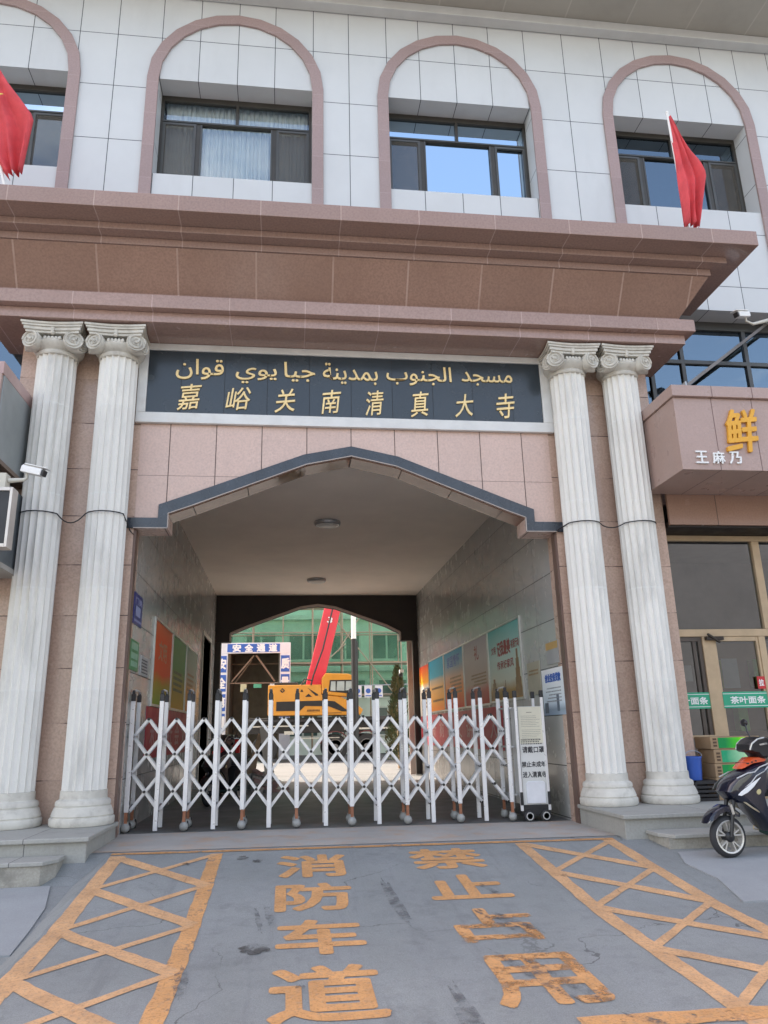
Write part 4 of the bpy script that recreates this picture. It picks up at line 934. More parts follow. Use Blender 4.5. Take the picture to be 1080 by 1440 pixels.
# notice head
hx0, hx1, hy = 3.045, 3.415, 10.20; g0 = gz(3.2, 10.2)+.004
hd = MB(); hd.box(hx0+.03, hx1-.0, hy-.012, hy+.33, .20+g0, 1.44+g0)
HD = hd.build('gate_head', P('off_white_panel', (.66, .66, .63), .5, var=.05, stain=((.5, .47, .4), .55, .8, 4, .4)), G, bevel=.006)
for x in (hx0, hx1):
    for y in (hy-.02, hy+.35):
        mb = MB(); mb.box(x-.018, x+.018, y-.016, y+.016, .13+g0, 1.56+g0); mb.build('head_post', m_alu, HD, bevel=.003)
        mb = MB(); mb.box(x-.026, x+.026, y-.024, y+.024, 1.561+g0, 1.65+g0); mb.build('cap', m_black, HD, bevel=.008)
mb = MB(); mb.box(hx0+.01, hx1+.01, hy-.03, hy+.36, .075+g0, .199+g0); mb.box(hx0-.02, hx0+.02, hy-.045, hy-.0365, .2+g0, .36+g0); mb.box(hx1-.02, hx1+.02, hy-.045, hy-.0365, .2+g0, .36+g0); mb.build('chassis', m_black, HD, bevel=.015)
m_hub = P('silver_hub', (.6, .6, .6), .35, metal=.5)
for x in (3.125, 3.345):
    mb = MB(); mb.lathe([(.05, -.025), (.068, -.02), (.068, .02), (.05, .025)], (x, hy-.055, .069+g0), 24, 'y'); w = mb.build('wheel', m_rubber, HD, smooth=True)
    mb = MB()
    mb.lathe([(.048, 0), (.048, .008), (.036, .008), (.036, 0)], (x, hy-.088, .069+g0), 24, 'y')
    for k in range(5):
        a = 2*math.pi*k/5+.3; mb.bar((x, hy-.084, .069+g0), (x+.042*math.cos(a), hy-.084, .069+g0+.042*math.sin(a)), .014, .007)
    mb.build('hub', m_hub, w)
f_hd = on_y(hy-.0125)
m_cream = P('yellowed_paper', (.66, .63, .50), .8, var=.06)
mb = MB(); mb.box(hx0+.035, hx1-.01, hy-.0150, hy-.0125, .965+g0, 1.435+g0); pp = mb.build('notice', m_cream, HD)
mb = MB()
rl = random.Random(5)
for k in range(17):
    z = 1.36-k*.0225+g0
    if k in (1, 9): continue
    x = hx0+.07; xe = hx0+rl.uniform(.27, .33)
    if k == 0: x, xe = hx0+.15, hx0+.22
    while x < xe: 
        w_ = rl.uniform(.006, .012); mb.box(x, x+w_, hy-.0156, hy-.0151, z, z+.0035 if k else z+.008); x += w_+.004
mb.build('notice_lines', m_ink, pp)
mb = MB()
for r in range(3):
    x = hx0+.05
    while x < hx0+(.30 if r < 2 else .34): 
        w_ = rl.uniform(.01, .02); mb.box(x, x+w_, hy-.0156, hy-.0151, 1.005+g0-.026*r, 1.018+g0-.026*r); x += w_+.008
mb.build('notice_lines', m_ink, HD)
for txt, z0, z1, x0, x1 in (('请戴口罩', .845, .925, hx0+.06, hx1-.015), ('禁止未成年', .665, .735, hx0+.04, hx1-.006), ('进入清真寺', .535, .61, hx0+.045, hx1-.006)):
    mb = MB(); text_fit(mb, txt, on_y(hy-.0135), x0, x1, z0+g0, z1+g0, thick=.0022); mb.build('lettering', m_ink, HD)
mb = MB(); pts = [(hx0+.075, .215), (hx1-.04, .215), (hx1-.035, .46), (hx1-.06, .49), (hx0+.1, .49), (hx0+.075, .46)]
mb.prism([(x, z+g0) for x, z in pts], hy-.03, hy-.0125); mb.build('motor_cover', P('white_cover', (.76, .77, .80), .35), HD, bevel=.008)
mb = MB(); mb.box(2.935, 3.02, 10.25, 10.62, .3, .32); mb.box(2.935, 3.02, 10.25, 10.62, 1.4, 1.42); mb.box(2.935, 3.02, 10.25, 10.62, .9, .92); mb.build('head_link', m_steel, G)

# ---------------------------------------------------------------- notices on the passage walls
def wall_board(name, label, cat, s, y0, y1, z0, z1, mat, frame=None, off=.012, group=None):
    X = XL if s > 0 else XR
    t = thing(name, label, cat, (X, (y0+y1)/2, (z0+z1)/2), 0, group)
    mb = MB(); a, b = sorted((X+s*.0015, X+s*off)); mb.box(a, b, y0, y1, z0, z1); mb.build('sheet' if not frame else 'picture', mat, t)
    if frame:
        mb = MB(); w = .035; a, b = sorted((X+s*.0015, X+s*(off+.018)))
        mb.box(a, b, y0-w, y0, z0-w, z1+w); mb.box(a, b, y1, y1+w, z0-w, z1+w); mb.box(a, b, y0, y1, z1, z1+w); mb.box(a, b, y0, y1, z0-w, z0); mb.build('frame', frame, t)
    return t
def wtext(t, s, txt, y0, y1, z0, z1, mat, thick=0.004, off=.0135):
    X = XL if s > 0 else XR; mb = MB()
    if s > 0: text_fit(mb, txt, on_x(X+off, 1), y0, y1, z0, z1, thick=thick)
    else: text_fit(mb, txt, on_x(X-off, -1), -y1, -y0, z0, z1, thick=thick)
    mb.build('lettering', mat, t)
def wlines(t, s, y0, y1, z0, z1, n, mat, hh=.5, off=.013, seed=1):
    X = XL if s > 0 else XR; r_ = random.Random(seed); mb = MB(); dz = (z1-z0)/n
    for k in range(n):
        y = y0; ye = y1-r_.uniform(0, .25)*(y1-y0)
        while y < ye:
            w_ = r_.uniform(.02, .05); a, b = sorted((X+s*off, X+s*(off+.0008))); mb.box(a, b, y, min(ye, y+w_), z1-dz*(k+1)+dz*.2, z1-dz*(k+1)+dz*(.2+hh)); y += w_+.012
    mb.build('text_lines', mat, t)
m_chrome = P('pale_aluminium_trim', (.55, .55, .52), .35, metal=.5)
m_inkblue = P('blue_ink', (.03, .12, .45), .5); m_inkred = P('red_ink', (.32, .05, .045), .5); m_navy = P('navy_enamel', (.02, .03, .20), .35)
m_teal = printed('teal_poster_print', [(0, (.24, .15, .06)), (.13, (.30, .22, .12)), (.26, (.48, .50, .43)), (.6, (.42, .52, .48)), (1, (.16, .36, .34))], 2, 1.6, 2.87, .07, 1.5)
pr = wall_board('poster', 'pale teal poster with dark red headline, nearest the street on the right passage wall', 'poster', -1, 11.76, 13.72, 1.62, 2.85, m_teal, m_chrome, group='framed posters on the right passage wall')
wtext(pr, -1, '文明', 13.25, 13.55, 2.42, 2.55, m_inkred); wtext(pr, -1, '记我最美', 12.35, 13.15, 2.36, 2.60, m_inkred, .010); wtext(pr, -1, '有我行动', 11.85, 12.30, 2.42, 2.56, m_inkred); wtext(pr, -1, '传承好家风', 12.2, 13.2, 2.13, 2.27, m_inkred)
m_twr = P('brown_tower_print', (.26, .15, .055), .4, var=.3)
for (cy, w_, h_) in ((13.45, .22, .35), (12.0, .18, .75), (12.75, .05, .3)):
    mb = MB()
    for k in range(5):
        f_ = 1-k/5.5; mb.box(XR-.0135, XR-.0128, cy-w_*f_, cy+w_*f_, 1.64+h_*k/5, 1.64+h_*(k+1)/5)
    mb.build('tower_print', m_twr, pr)
m_p2 = printed('grey_mauve_poster_print', [(0, (.30, .07, .06)), (.18, (.34, .14, .12)), (.32, (.38, .32, .28)), (.7, (.42, .39, .38)), (1, (.36, .34, .36))], 2, 1.6, 2.85, .1, 1.2)
pr = wall_board('poster', 'greyish poster with a red foot, second from the street on the right passage wall', 'poster', -1, 13.80, 15.74, 1.6, 2.85, m_p2, m_chrome, group='framed posters on the right passage wall')
wtext(pr, -1, '礼', 14.5, 14.85, 2.45, 2.72, m_inkred, .008); wlines(pr, -1, 14.0, 15.2, 1.95, 2.2, 4, m_twr)
m_p3 = printed('blue_to_red_poster_print', [(0, (.42, .06, .04)), (.3, (.52, .22, .10)), (.55, (.46, .34, .27)), (.75, (.22, .30, .36)), (1, (.08, .25, .38))], 2, 1.6, 2.85, .06, 1.2)
pr = wall_board('poster', 'poster fading from blue to red, third from the street on the right passage wall', 'poster', -1, 15.83, 17.8, 1.6, 2.85, m_p3, m_chrome, group='framed posters on the right passage wall')
wtext(pr, -1, '家国情怀', 16.2, 17.5, 2.5, 2.75, m_inkblue, .006); wlines(pr, -1, 16.1, 17.3, 1.9, 2.3, 5, m_twr, seed=4)
m_p4 = printed('blue_over_orange_poster_print', [(0, (.60, .20, .02)), (.2, (.55, .30, .12)), (.45, (.58, .38, .2)), (.6, (.40, .36, .3)), (.66, (.10, .30, .38)), (1, (.07, .28, .40))], 2, 1.6, 2.85, .03, 1.2)
pr = wall_board('poster', 'blue over orange poster, fourth from the street on the right passage wall', 'poster', -1, 17.88, 19.8, 1.6, 2.85, m_p4, m_chrome, group='framed posters on the right passage wall')
wlines(pr, -1, 18.1, 19.6, 2.1, 2.2, 1, m_twr, seed=8); wlines(pr, -1, 18.1, 19.6, 1.8, 1.9, 1, m_twr, seed=9)
pr = wall_board('poster', 'white poster with orange top, farthest from the street on the right passage wall', 'poster', -1, 19.95, 21.3, 1.5, 2.83, printed('orange_top_poster_print', [(0, (.58, .55, .5)), (.55, (.6, .55, .48)), (.66, (.62, .30, .08)), (.9, (.60, .16, .06)), (1, (.52, .08, .05))], 2, 1.5, 2.83, .04, 2), None)
wlines(pr, -1, 20.1, 21.1, 1.7, 2.2, 5, m_twr, seed=10)
m_banner = P('dark_red_banner', (.42, .03, .045), .55, var=.12)
pr = wall_board('banner', 'long dark red banner with pale characters low on the right passage wall', 'banner', -1, 13.1, 21.3, .78, 1.52, m_banner)
m_palered = P('pale_pink_print', (.50, .26, .25), .6)
for k, ch in enumerate('人人讲文明树新风'): wtext(pr, -1, ch, 13.45+k*.95, 13.95+k*.95, .98, 1.36, m_palered, .008)
pr = wall_board('notice', 'white notice with blue heading on the right passage wall beside the corner column', 'notice', -1, 9.97, 10.86, 1.31, 1.94, printed('white_blue_notice_print', [(0, (.30, .36, .42)), (.12, (.25, .30, .34)), (.25, (.52, .58, .62)), (.6, (.62, .66, .68)), (1, (.66, .68, .70))], 2, 1.31, 1.94, .05, 4))
wtext(pr, -1, '创业担保贷款', 10.08, 10.72, 1.76, 1.87, m_inkblue, .007); wlines(pr, -1, 10.1, 10.75, 1.48, 1.70, 5, P('grey_ink', (.25, .28, .3), .6), .35, seed=12)
mb = MB(); mb.box(XR-.0135, XR-.0128, 10.2, 10.3, 1.36, 1.58); mb.box(XR-.0135, XR-.0128, 10.65, 10.8, 1.34, 1.48); mb.build('picture_print', P('slate_print', (.13, .17, .22), .5), pr)
pr = wall_board('notice', 'faded label with an orange top strip above the white and blue notice', 'notice', -1, 10.09, 10.58, 2.0, 2.31, P('grey_faded_label', (.36, .37, .36), .5))
mb = MB(); mb.box(XR-.0135, XR-.0125, 10.09, 10.58, 2.2, 2.3); mb.build('top_strip', P('orange_strip', (.50, .33, .12), .5), pr)
pr = wall_board('notice', 'yellowed notice between the white notice and the teal poster', 'notice', -1, 10.92, 11.52, 1.62, 2.10, P('yellowed_notice', (.42, .40, .30), .6)); wlines(pr, -1, 11.0, 11.45, 1.9, 2.0, 2, m_twr, seed=21)
# left wall
pl = wall_board('door_sign', 'small navy blue enamel plate high on the left passage wall', 'sign', 1, 10.09, 10.66, 2.575, 2.985, m_navy)
m_pb = P('pale_blue_print', (.35, .38, .6), .5)
wtext(pl, 1, '门牌', 10.16, 10.6, 2.84, 2.93, m_pb, .003); mb = MB(); mb.box(XL+.0122, XL+.013, 10.22, 10.53, 2.69, 2.82); mb.build('plate_panel', m_pb, pl); wlines(pl, 1, 10.14, 10.62, 2.6, 2.66, 1, m_pb, seed=31)
pl = wall_board('notice', 'green framed notice under the navy plate on the left passage wall', 'notice', 1, 10.05, 10.6, 1.985, 2.37, P('green_notice', (.05, .24, .09), .4))
mb = MB(); 
for z0, z1 in ((2.25, 2.34), (2.13, 2.21), (2.03, 2.10)): mb.box(XL+.0122, XL+.013, 10.11, 10.54, z0, z1)
mb.build('text_panel', P('pale_green_print', (.25, .45, .3), .5), pl)
pl = wall_board('notice', 'crumpled white notice beside the green framed one on the left passage wall', 'notice', 1, 10.80, 11.41, 1.965, 2.23, P('dull_white_notice', (.48, .48, .46), .6)); wlines(pl, 1, 10.86, 11.35, 1.99, 2.2, 5, m_ink, .4, seed=33)
m_l1 = printed('orange_red_poster_print', [(0, (.16, .22, .05)), (.25, (.28, .20, .05)), (.4, (.50, .10, .04)), (.8, (.60, .12, .05)), (1, (.50, .16, .10))], 2, 1.62, 2.86, .12, 1.0)
m_l2 = printed('green_poster_print', [(0, (.34, .22, .04)), (.35, (.24, .20, .06)), (.55, (.10, .20, .08)), (1, (.14, .24, .12))], 2, 1.62, 2.86, .1, 1.0)
m_l3 = printed('grey_orange_poster_print', [(0, (.45, .20, .04)), (.35, (.40, .24, .12)), (.5, (.30, .30, .27)), (1, (.24, .30, .26))], 2, 1.62, 2.86, .1, 1.0)
pl = wall_board('poster', 'orange red poster over yellow green, nearest the street on the left passage wall', 'poster', 1, 11.76, 13.52, 1.62, 2.86, m_l1, m_chrome, group='framed posters on the left passage wall'); wtext(pl, 1, '文明', 12.2, 13.0, 2.3, 2.6, P('dull_orange_print', (.65, .25, .12), .5), .008)
pl = wall_board('poster', 'dull green poster with amber foot, middle of the left passage wall', 'poster', 1, 13.62, 15.4, 1.62, 2.86, m_l2, m_chrome, group='framed posters on the left passage wall'); wlines(pl, 1, 13.9, 15.1, 1.9, 2.3, 4, P('olive_print', (.12, .14, .05), .5), seed=35)
pl = wall_board('poster', 'grey poster with orange foot, farthest from the street on the left passage wall', 'poster', 1, 15.5, 17.3, 1.62, 2.86, m_l3, m_chrome, group='framed posters on the left passage wall'); wlines(pl, 1, 15.8, 17.0, 2.0, 2.4, 4, m_twr, seed=36)
pl = wall_board('banner', 'dark red banner with pale characters low on the left passage wall', 'banner', 1, 11.5, 16.9, .85, 1.575, m_banner)
for k, ch in enumerate('和谐社会文明'): wtext(pl, 1, ch, 11.85+k*.85, 12.4+k*.85, 1.0, 1.36, m_palered, .008)
# ---------------------------------------------------------------- electric scooter
m_navyp = P('glossy_navy_paint', (.006, .008, .02), .2, coat=.5, var=.1)
m_blackp = P('black_scooter_plastic', (.014, .014, .016), .35, var=.2)
m_silver = P('silver_trim', (.62, .60, .55), .3, metal=.6)
m_orangep = P('orange_red_panel', (.62, .085, .02), .3, coat=.4)
m_lens = P('olive_grey_lens', (.10, .10, .085), .1, coat=.8, var=.3)
m_champ = P('champagne_trim', (.50, .42, .28), .35, metal=.4)
def local(mb, root, shift=True):
    W = world_of(root); cl = lambda a: max(0, min(1, a))
    return mb.mirror_map(lambda v: W @ (Vector((v.x - ((.13+.13*cl((v.z-.62)/.5)) if shift and v.x > -.9 else 0), v.y*.92, v.z))*.885))
def make_scooter(label, loc, rz):
    t = thing('electric_scooter', label, 'scooter', loc, rz)
    def part(name, mb, mat, parent=None, **k): return local(mb, t, name not in ('wheel', 'rim', 'hub', 'fork', 'fork_reflector', 'front_fender', 'fender_trim', 'rear_body', 'seat', 'rear_fender', 'tail_light')).build(name, mat, parent or t, **k)
    for wx in (0, -1.30):
        mb = MB(); pr = []
        for k in range(9):
            a = math.pi*k/8; pr.append((.172+.05*math.sin(a), -.052*math.cos(a)))
        mb.lathe(pr, (wx, 0, .222), 40, 'y', hollow=True); w = part('wheel', mb, m_rubber, smooth=True)
        mb = MB()
        mb.lathe([(.172, -.056), (.176, -.05), (.176, .05), (.172, .056), (.155, .05), (.155, -.05)], (wx, 0, .222), 40, 'y', hollow=True)
        for k in range(5):
            a = 2*math.pi*k/5+.35
            for da in (-.2, .2): mb.bar((wx+.04*math.cos(a), 0, .222+.04*math.sin(a)), (wx+.165*math.cos(a+da), 0, .222+.165*math.sin(a+da)), .016, .075)
        part('rim', mb, m_silver, w, bevel=.002)
        mb = MB(); mb.lathe([(.03, -.07), (.055, -.05), (.055, .05), (.03, .07)], (wx, 0, .222), 20, 'y'); part('hub', mb, m_blackp, w, smooth=True)
    mb = MB()
    for sy in (-.075, .075): mb.tube([(.0, sy, .222), (-.045, sy, .42), (-.10, sy*.9, .62)], [.02, .022, .024], 10)
    part('fork', mb, m_blackp, smooth=True)
    mb = MB(); mb.tube([(-.055, .09, .46), (-.035, .09, .56)], .016, 10); part('fork_reflector', mb, m_silver)
    mb = MB(); out = [(.285, .37), (.24, .44), (.15, .515), (.03, .565), (-.06, .55), (-.17, .46), (-.155, .42), (-.06, .485), (.03, .495), (.12, .465), (.2, .40)]
    mb.puff(out, .085); part('front_fender', mb, m_navyp, smooth=True)
    mb = MB(); mb.prism([(.272, .378), (.225, .418), (.13, .46), (.15, .435), (.225, .39)], -.078, .078); part('fender_trim', mb, m_silver)
    mb = MB(); body = [(.172, .70), (.15, .775), (.09, .84), (-.02, .91), (-.15, .975), (-.30, 1.02), (-.385, 1.0), (-.405, .9), (-.39, .78), (-.315, .655), (-.345, .52), (-.385, .40), (-.40, .30), (-.36, .25), (-.33, .27), (-.28, .36), (-.14, .50), (-.07, .56), (.03, .58), (.10, .64)]
    mb.puff(body, .19, ((-1, .72), (-.9, .84), (-.55, .96), (0, 1), (.55, .96), (.9, .84), (1, .72))); bd = part('body', mb, m_navyp, smooth=True)
    for s in (-1, 1):
        mb = MB(); mb.prism([(.150, .70), (.125, .76), (.07, .815), (-.05, .875), (-.13, .90), (-.06, .82), (.04, .745)], s*.184-.006, s*.184+.006)
        part('headlight', mb, m_lens, bd, bevel=.004)
    mb = MB()
    for s in (-1, 1):
        mb.prism([(.065, .665), (.03, .70), (-.13, .80), (-.215, .845), (-.13, .745), (-.06, .69), (.02, .655)], s*.194-.006, s*.194+.006)
    part('badge_panel', mb, m_whitepaint, bd, bevel=.003)
    for s in (-1, 1):
        for pts in ([(.08, s*.17, .84), (-.05, s*.178, .89), (-.14, s*.18, .90), (-.20, s*.18, .95), (-.33, s*.172, .99)], [(.02, s*.18, .72), (-.10, s*.186, .79), (-.16, s*.186, .86), (-.26, s*.184, .905), (-.35, s*.175, .985)]):
            mb = MB(); mb.tube(pts, .0085, 6); part('chrome_strip', mb, m_silver, bd)
    mb = MB()
    for s in (-1, 1): mb.tube([(.01, s*.165, .62), (-.07, s*.172, .56), (-.13, s*.172, .52), (-.24, s*.168, .46), (-.345, s*.165, .33), (-.33, s*.165, .265), (-.42, s*.165, .245)], .010, 6)
    part('trim_strip', mb, m_champ, bd)
    mb = MB()
    for s in (-1, 1): mb.lathe([(.028, -.004), (.03, 0), (.028, .004)], (-.205, s*.189, .69), 20, 'y')
    part('emblem', mb, P('pale_gold_emblem', (.55, .48, .25), .4, metal=.3), bd)
    mb = MB(); mb.puff([(-.02, .93), (-.07, .985), (-.15, 1.055), (-.26, 1.06), (-.36, 1.035), (-.35, 1.01), (-.15, .985)], .11); part('top_panel', mb, m_orangep, smooth=True)
    mb = MB()
    for k in range(3): mb.box(-.11-.05*k, -.085-.05*k, -.112, .112, .985+.012*k, 1.0+.012*k)
    part('vent', mb, m_blackp)
    mb = MB(); cowl = [(-.085, 1.13), (-.10, 1.20), (-.17, 1.255), (-.25, 1.285), (-.37, 1.275), (-.42, 1.22), (-.41, 1.10), (-.34, 1.04), (-.26, 1.045), (-.2, 1.10), (-.12, 1.11)]
    mb.puff(cowl, .15); cw = part('handlebar_cowl', mb, m_blackp, smooth=True)
    mb = MB()
    for s in (-1, 1): mb.tube([(-.10, s*.132, 1.14), (-.13, s*.14, 1.205), (-.21, s*.145, 1.255), (-.30, s*.145, 1.27)], .010, 6)
    mb.prism([(-.22, 1.20), (-.32, 1.215), (-.33, 1.195), (-.23, 1.185)], -.152, .152); part('cowl_trim', mb, m_silver, cw)
    mb = MB()
    for s in (-1, 1): mb.tube([(-.36, s*.12, 1.20), (-.40, s*.26, 1.205), (-.44, s*.34, 1.20)], [.018, .018, .018], 10)
    mb.tube([(-.36, 0, 1.1), (-.37, 0, .98)], .04, 12); part('handlebar', mb, m_blackp, smooth=True)
    mb = MB()
    for s in (-1, 1): mb.tube([(-.40, s*.26, 1.205), (-.44, s*.37, 1.20)], .022, 12)
    part('grip', mb, m_rubber, smooth=True)
    mb = MB()
    for s in (-1, 1): mb.tube([(-.33, s*.2, 1.22), (-.26, s*.27, 1.205), (-.30, s*.36, 1.20)], .008, 6)
    part('brake_lever', mb, m_silver)
    for s in (-1, 1):
        mb = MB(); mb.tube([(-.37, s*.17, 1.22), (-.335, s*.2, 1.33), (-.35, s*.24, 1.42)], .009, 8); mb.ball((-.37, s*.29, 1.44), .07, 8, (.35, 1, .62)); part('mirror', mb, m_blackp, smooth=True)
    mb = MB(); mb.puff([(-.36, .23), (-.36, .275), (-.95, .285), (-1.0, .30), (-1.0, .20), (-.45, .19)], .17); part('floorboard', mb, P('dark_green_mat', (.02, .05, .04), .7), bevel=.006)
    mb = MB(); mb.puff([(-.86, .27), (-.84, .55), (-.90, .68), (-1.3, .74), (-1.62, .80), (-1.66, .72), (-1.45, .56), (-1.2, .48), (-1.05, .30)], .17); part('rear_body', mb, m_navyp, smooth=True)
    mb = MB(); mb.puff([(-.86, .69), (-.90, .755), (-1.1, .78), (-1.3, .80), (-1.55, .86), (-1.6, .83), (-1.3, .745)], .15); part('seat', mb, m_rubber, smooth=True)
    mb = MB(); mb.puff([(-1.16, .50), (-1.3, .53), (-1.52, .49), (-1.6, .36), (-1.57, .34), (-1.48, .45), (-1.3, .49)], .09); part('rear_fender', mb, m_blackp, smooth=True)
    mb = MB(); mb.puff([(-1.62, .745), (-1.66, .78), (-1.68, .74), (-1.65, .71)], .11); part('tail_light', mb, m_red)
    mb = MB(); mb.tube([(-.95, -.12, .2), (-.99, -.2, .1), (-1.0, -.24, .012)], .012, 8); part('side_stand', mb, m_silver)
    mb = MB(); mb.puff([(-.425, .62), (-.43, .95), (-.52, .93), (-.55, .66)], .13); part('front_bag', mb, P('grey_fabric', (.10, .10, .105), .9), smooth=True)
    return t
sc = make_scooter('glossy navy electric scooter with orange red top panel parked by the right steps', (4.35, 7.60, gz(4.35, 7.60)+.012), math.pi+.10)
for p in list(sc.children): pass
dup(sc, (-1.28, 13.6, gz(-1.28, 13.6)+.004), R(-112), 'dark electric scooter parked against the left passage wall behind the gate, nearer the street', 'electric scooters parked inside the gateway', {m_orangep: m_red, m_navyp: m_blackp})
dup(sc, (-1.25, 15.6, gz(-1.25, 15.6)+.004), R(-100), 'dark electric scooter in the passage just beyond the other one, farther from the street', 'electric scooters parked inside the gateway', {m_orangep: m_blackp, m_navyp: m_blackp, m_whitepaint: m_silver})

# ---------------------------------------------------------------- things left in the passage
t = thing('fire_extinguisher', 'red fire extinguisher standing deep in the passage on a low block', 'extinguisher', (-1.13, 18.2, .55))
mb = MB(); mb.lathe([(.07, .60), (.085, .62), (.085, 1.0), (.06, 1.06), (.03, 1.08), (.03, 1.1)], (-1.13, 18.2, 0), 20); mb.build('cylinder', P('extinguisher_red', (.55, .02, .02), .3), t, smooth=True)
mb = MB(); mb.box(-1.17, -1.09, 18.18, 18.22, 1.1, 1.14); mb.tube([(-1.09, 18.2, 1.1), (-1.0, 18.2, 1.0), (-1.03, 18.2, .75)], .012, 6); mb.build('valve', m_black, t)
t = thing('block_stack', 'low stack of concrete blocks under the fire extinguisher', 'blocks', (-1.1, 18.2, 0))
mb = MB(); mb.box(-1.45, -.75, 18.0, 18.5, .004, .19); mb.box(-1.4, -.8, 18.02, 18.48, .194, .39); mb.box(-1.38, -.78, 18.03, 18.47, .394, .598); mb.build('blocks', m_conc, t, bevel=.01)
t = thing('board', 'pale board leaning upright in the middle of the passage', 'board', (-.1, 17, 0))
mb = MB(); vs = [(-.58, 17.05, 1.30), (-.43, 17.05, 1.34), (-.20, 16.8, .02), (-.40, 16.8, .02)]
mb.add(vs + [(x+.01, y+.04, z) for x, y, z in vs], [(0,1,2,3),(7,6,5,4),(0,4,5,1),(1,5,6,2),(2,6,7,3),(3,7,4,0)]); mb.build('board', P('cream_board', (.55, .50, .42), .7, var=.15), t)
for k, (x0, x1, lab) in enumerate(((-.56, -.86, 'brown timber plank leaning beside the pale board, the longer one'), (-.62, -.74, 'brown timber plank leaning beside the pale board, the shorter steeper one'))):
    t = thing('plank', lab, 'plank', (x1, 17, 0), 0, 'timber planks in the passage')
    mb = MB(); mb.bar((x0, 17.12+.1*k, 1.15-.2*k), (x1, 16.9+.1*k, .03), .10, .03); mb.build('plank', m_ply, t)
t = thing('rubble_heap', 'heap of rubble, rags and scraps on the passage floor beside the leaning boards', 'rubble', (-.35, 16.8, 0))
rr = random.Random(11); cols = [P('rubble_grey', (.16, .16, .15), .9, var=.3), P('rubble_pink', (.34, .22, .2), .9, var=.3), P('rubble_pale', (.42, .40, .36), .9, var=.3)]
for q in range(3):
    mb = MB()
    for k in range(26):
        x = rr.gauss(-.55, .24); y = rr.gauss(16.75, .25); d = max(0, 1-math.hypot((x+.55)/.7, (y-16.75)/.7)); z = .02+d*.42*rr.random(); s = rr.uniform(.04, .13)
        a = rr.uniform(0, 3); c_, s_ = math.cos(a), math.sin(a)
        o = len(mb.v); mb.box(-s, s, -s*.6, s*.6, -s*.35, s*.35)
        for i in range(o, len(mb.v)):
            vx, vy, vz = mb.v[i]; vx += rr.uniform(-.2, .2)*s; mb.v[i] = (x+vx*c_-vy*s_, y+vx*s_+vy*c_, max(.006, z+vz+vx*.3))
    mb.build('scraps', cols[q], t)

# ---------------------------------------------------------------- yard behind
m_blue = P('blue_site_panel', (.035, .12, .45), .5, var=.08); m_wh = P('white_site_panel', (.72, .74, .76), .55, var=.06)
KG = 36.6/26.0
def far(mb): return mb.mirror_map(lambda v: (v.x*KG, 36.6+(v.y-26.0), 1.15+(v.z-1.15)*KG))
t = thing('site_gateway', 'blue and white construction walkway portal with safety slogans at the left of the yard', 'gateway', (-1.5, 36.6, 0))
mb = MB(); mb.box(-2.32, -1.98, 25.9, 26.1, .35, 3.76); mb.box(-.25, .10, 25.9, 26.1, .35, 3.76); mb.box(-2.32, .10, 25.9, 26.1, 3.762, 4.11); far(mb).build('post_casing', m_wh, t, bevel=.01)
mb = MB(); mb.box(-2.0, -.26, 25.885, 25.899, 3.80, 4.07); far(mb).build('header_panel', m_blue, t)
for k, ch in enumerate('安全通道'):
    mb = MB(); text_fit(mb, ch, on_y(25.883), -1.82+k*.40, -1.56+k*.40, 3.82, 4.05, thick=.014); far(mb).build('lettering', m_whitepaint, t)
for x0, x1, chars in ((-2.29, -2.01, '安全第一'), (-.22, .07, '质量为本')):
    for k, ch in enumerate(chars):
        z1 = 3.70-k*.62
        mb = MB(); mb.box(x0, x1, 25.887, 25.898, z1-.56, z1-.02); p_ = far(mb).build('slogan_panel', m_blue, t)
        mb = MB(); text_fit(mb, ch, on_y(25.885), x0+.02, x1-.02, z1-.45, z1-.12, thick=.016); far(mb).build('lettering', m_whitepaint, p_)
mb = MB(); mb.box(-2.0, -1.9, 26.12, 29, .35, 3.9); mb.box(-.3, -.2, 26.12, 29, .35, 3.9); mb.box(-2.0, -.2, 26.12, 29, 3.901, 4.0); mb.box(-1.899, -.301, 28.9, 29, .35, 3.9); far(mb).build('tunnel_lining', P('dark_tan_boarding', (.13, .115, .085), .8, var=.2), t)
mb = MB(); mb.bar((-1.12, 26.3, 3.72), (-1.85, 26.3, 2.85), .045); mb.bar((-1.06, 26.3, 3.72), (-.42, 26.3, 2.85), .06); mb.bar((-1.2, 26.8, 3.6), (-1.75, 26.8, 2.85), .03); mb.bar((-1.95, 26.3, 2.80), (-.3, 26.3, 2.80), .04); mb.bar((-1.9, 27.5, 3.5), (-.3, 27.5, 3.5), .03); far(mb).build('bracing', P('rusty_pipe', (.24, .17, .12), .6, metal=.3), t)
for x, m, w in ((-1.55, P('pale_yellow_notice', (.6, .58, .36), .6), .2), (-1.12, P('green_exit_notice', (.10, .42, .25), .5), .26), (-.58, m_paper, .2)):
    mb = MB(); mb.box(x, x+w, 26.255, 26.265, 2.52 if w < .25 else 2.64, 2.77); far(mb).build('hanging_notice', m, t)

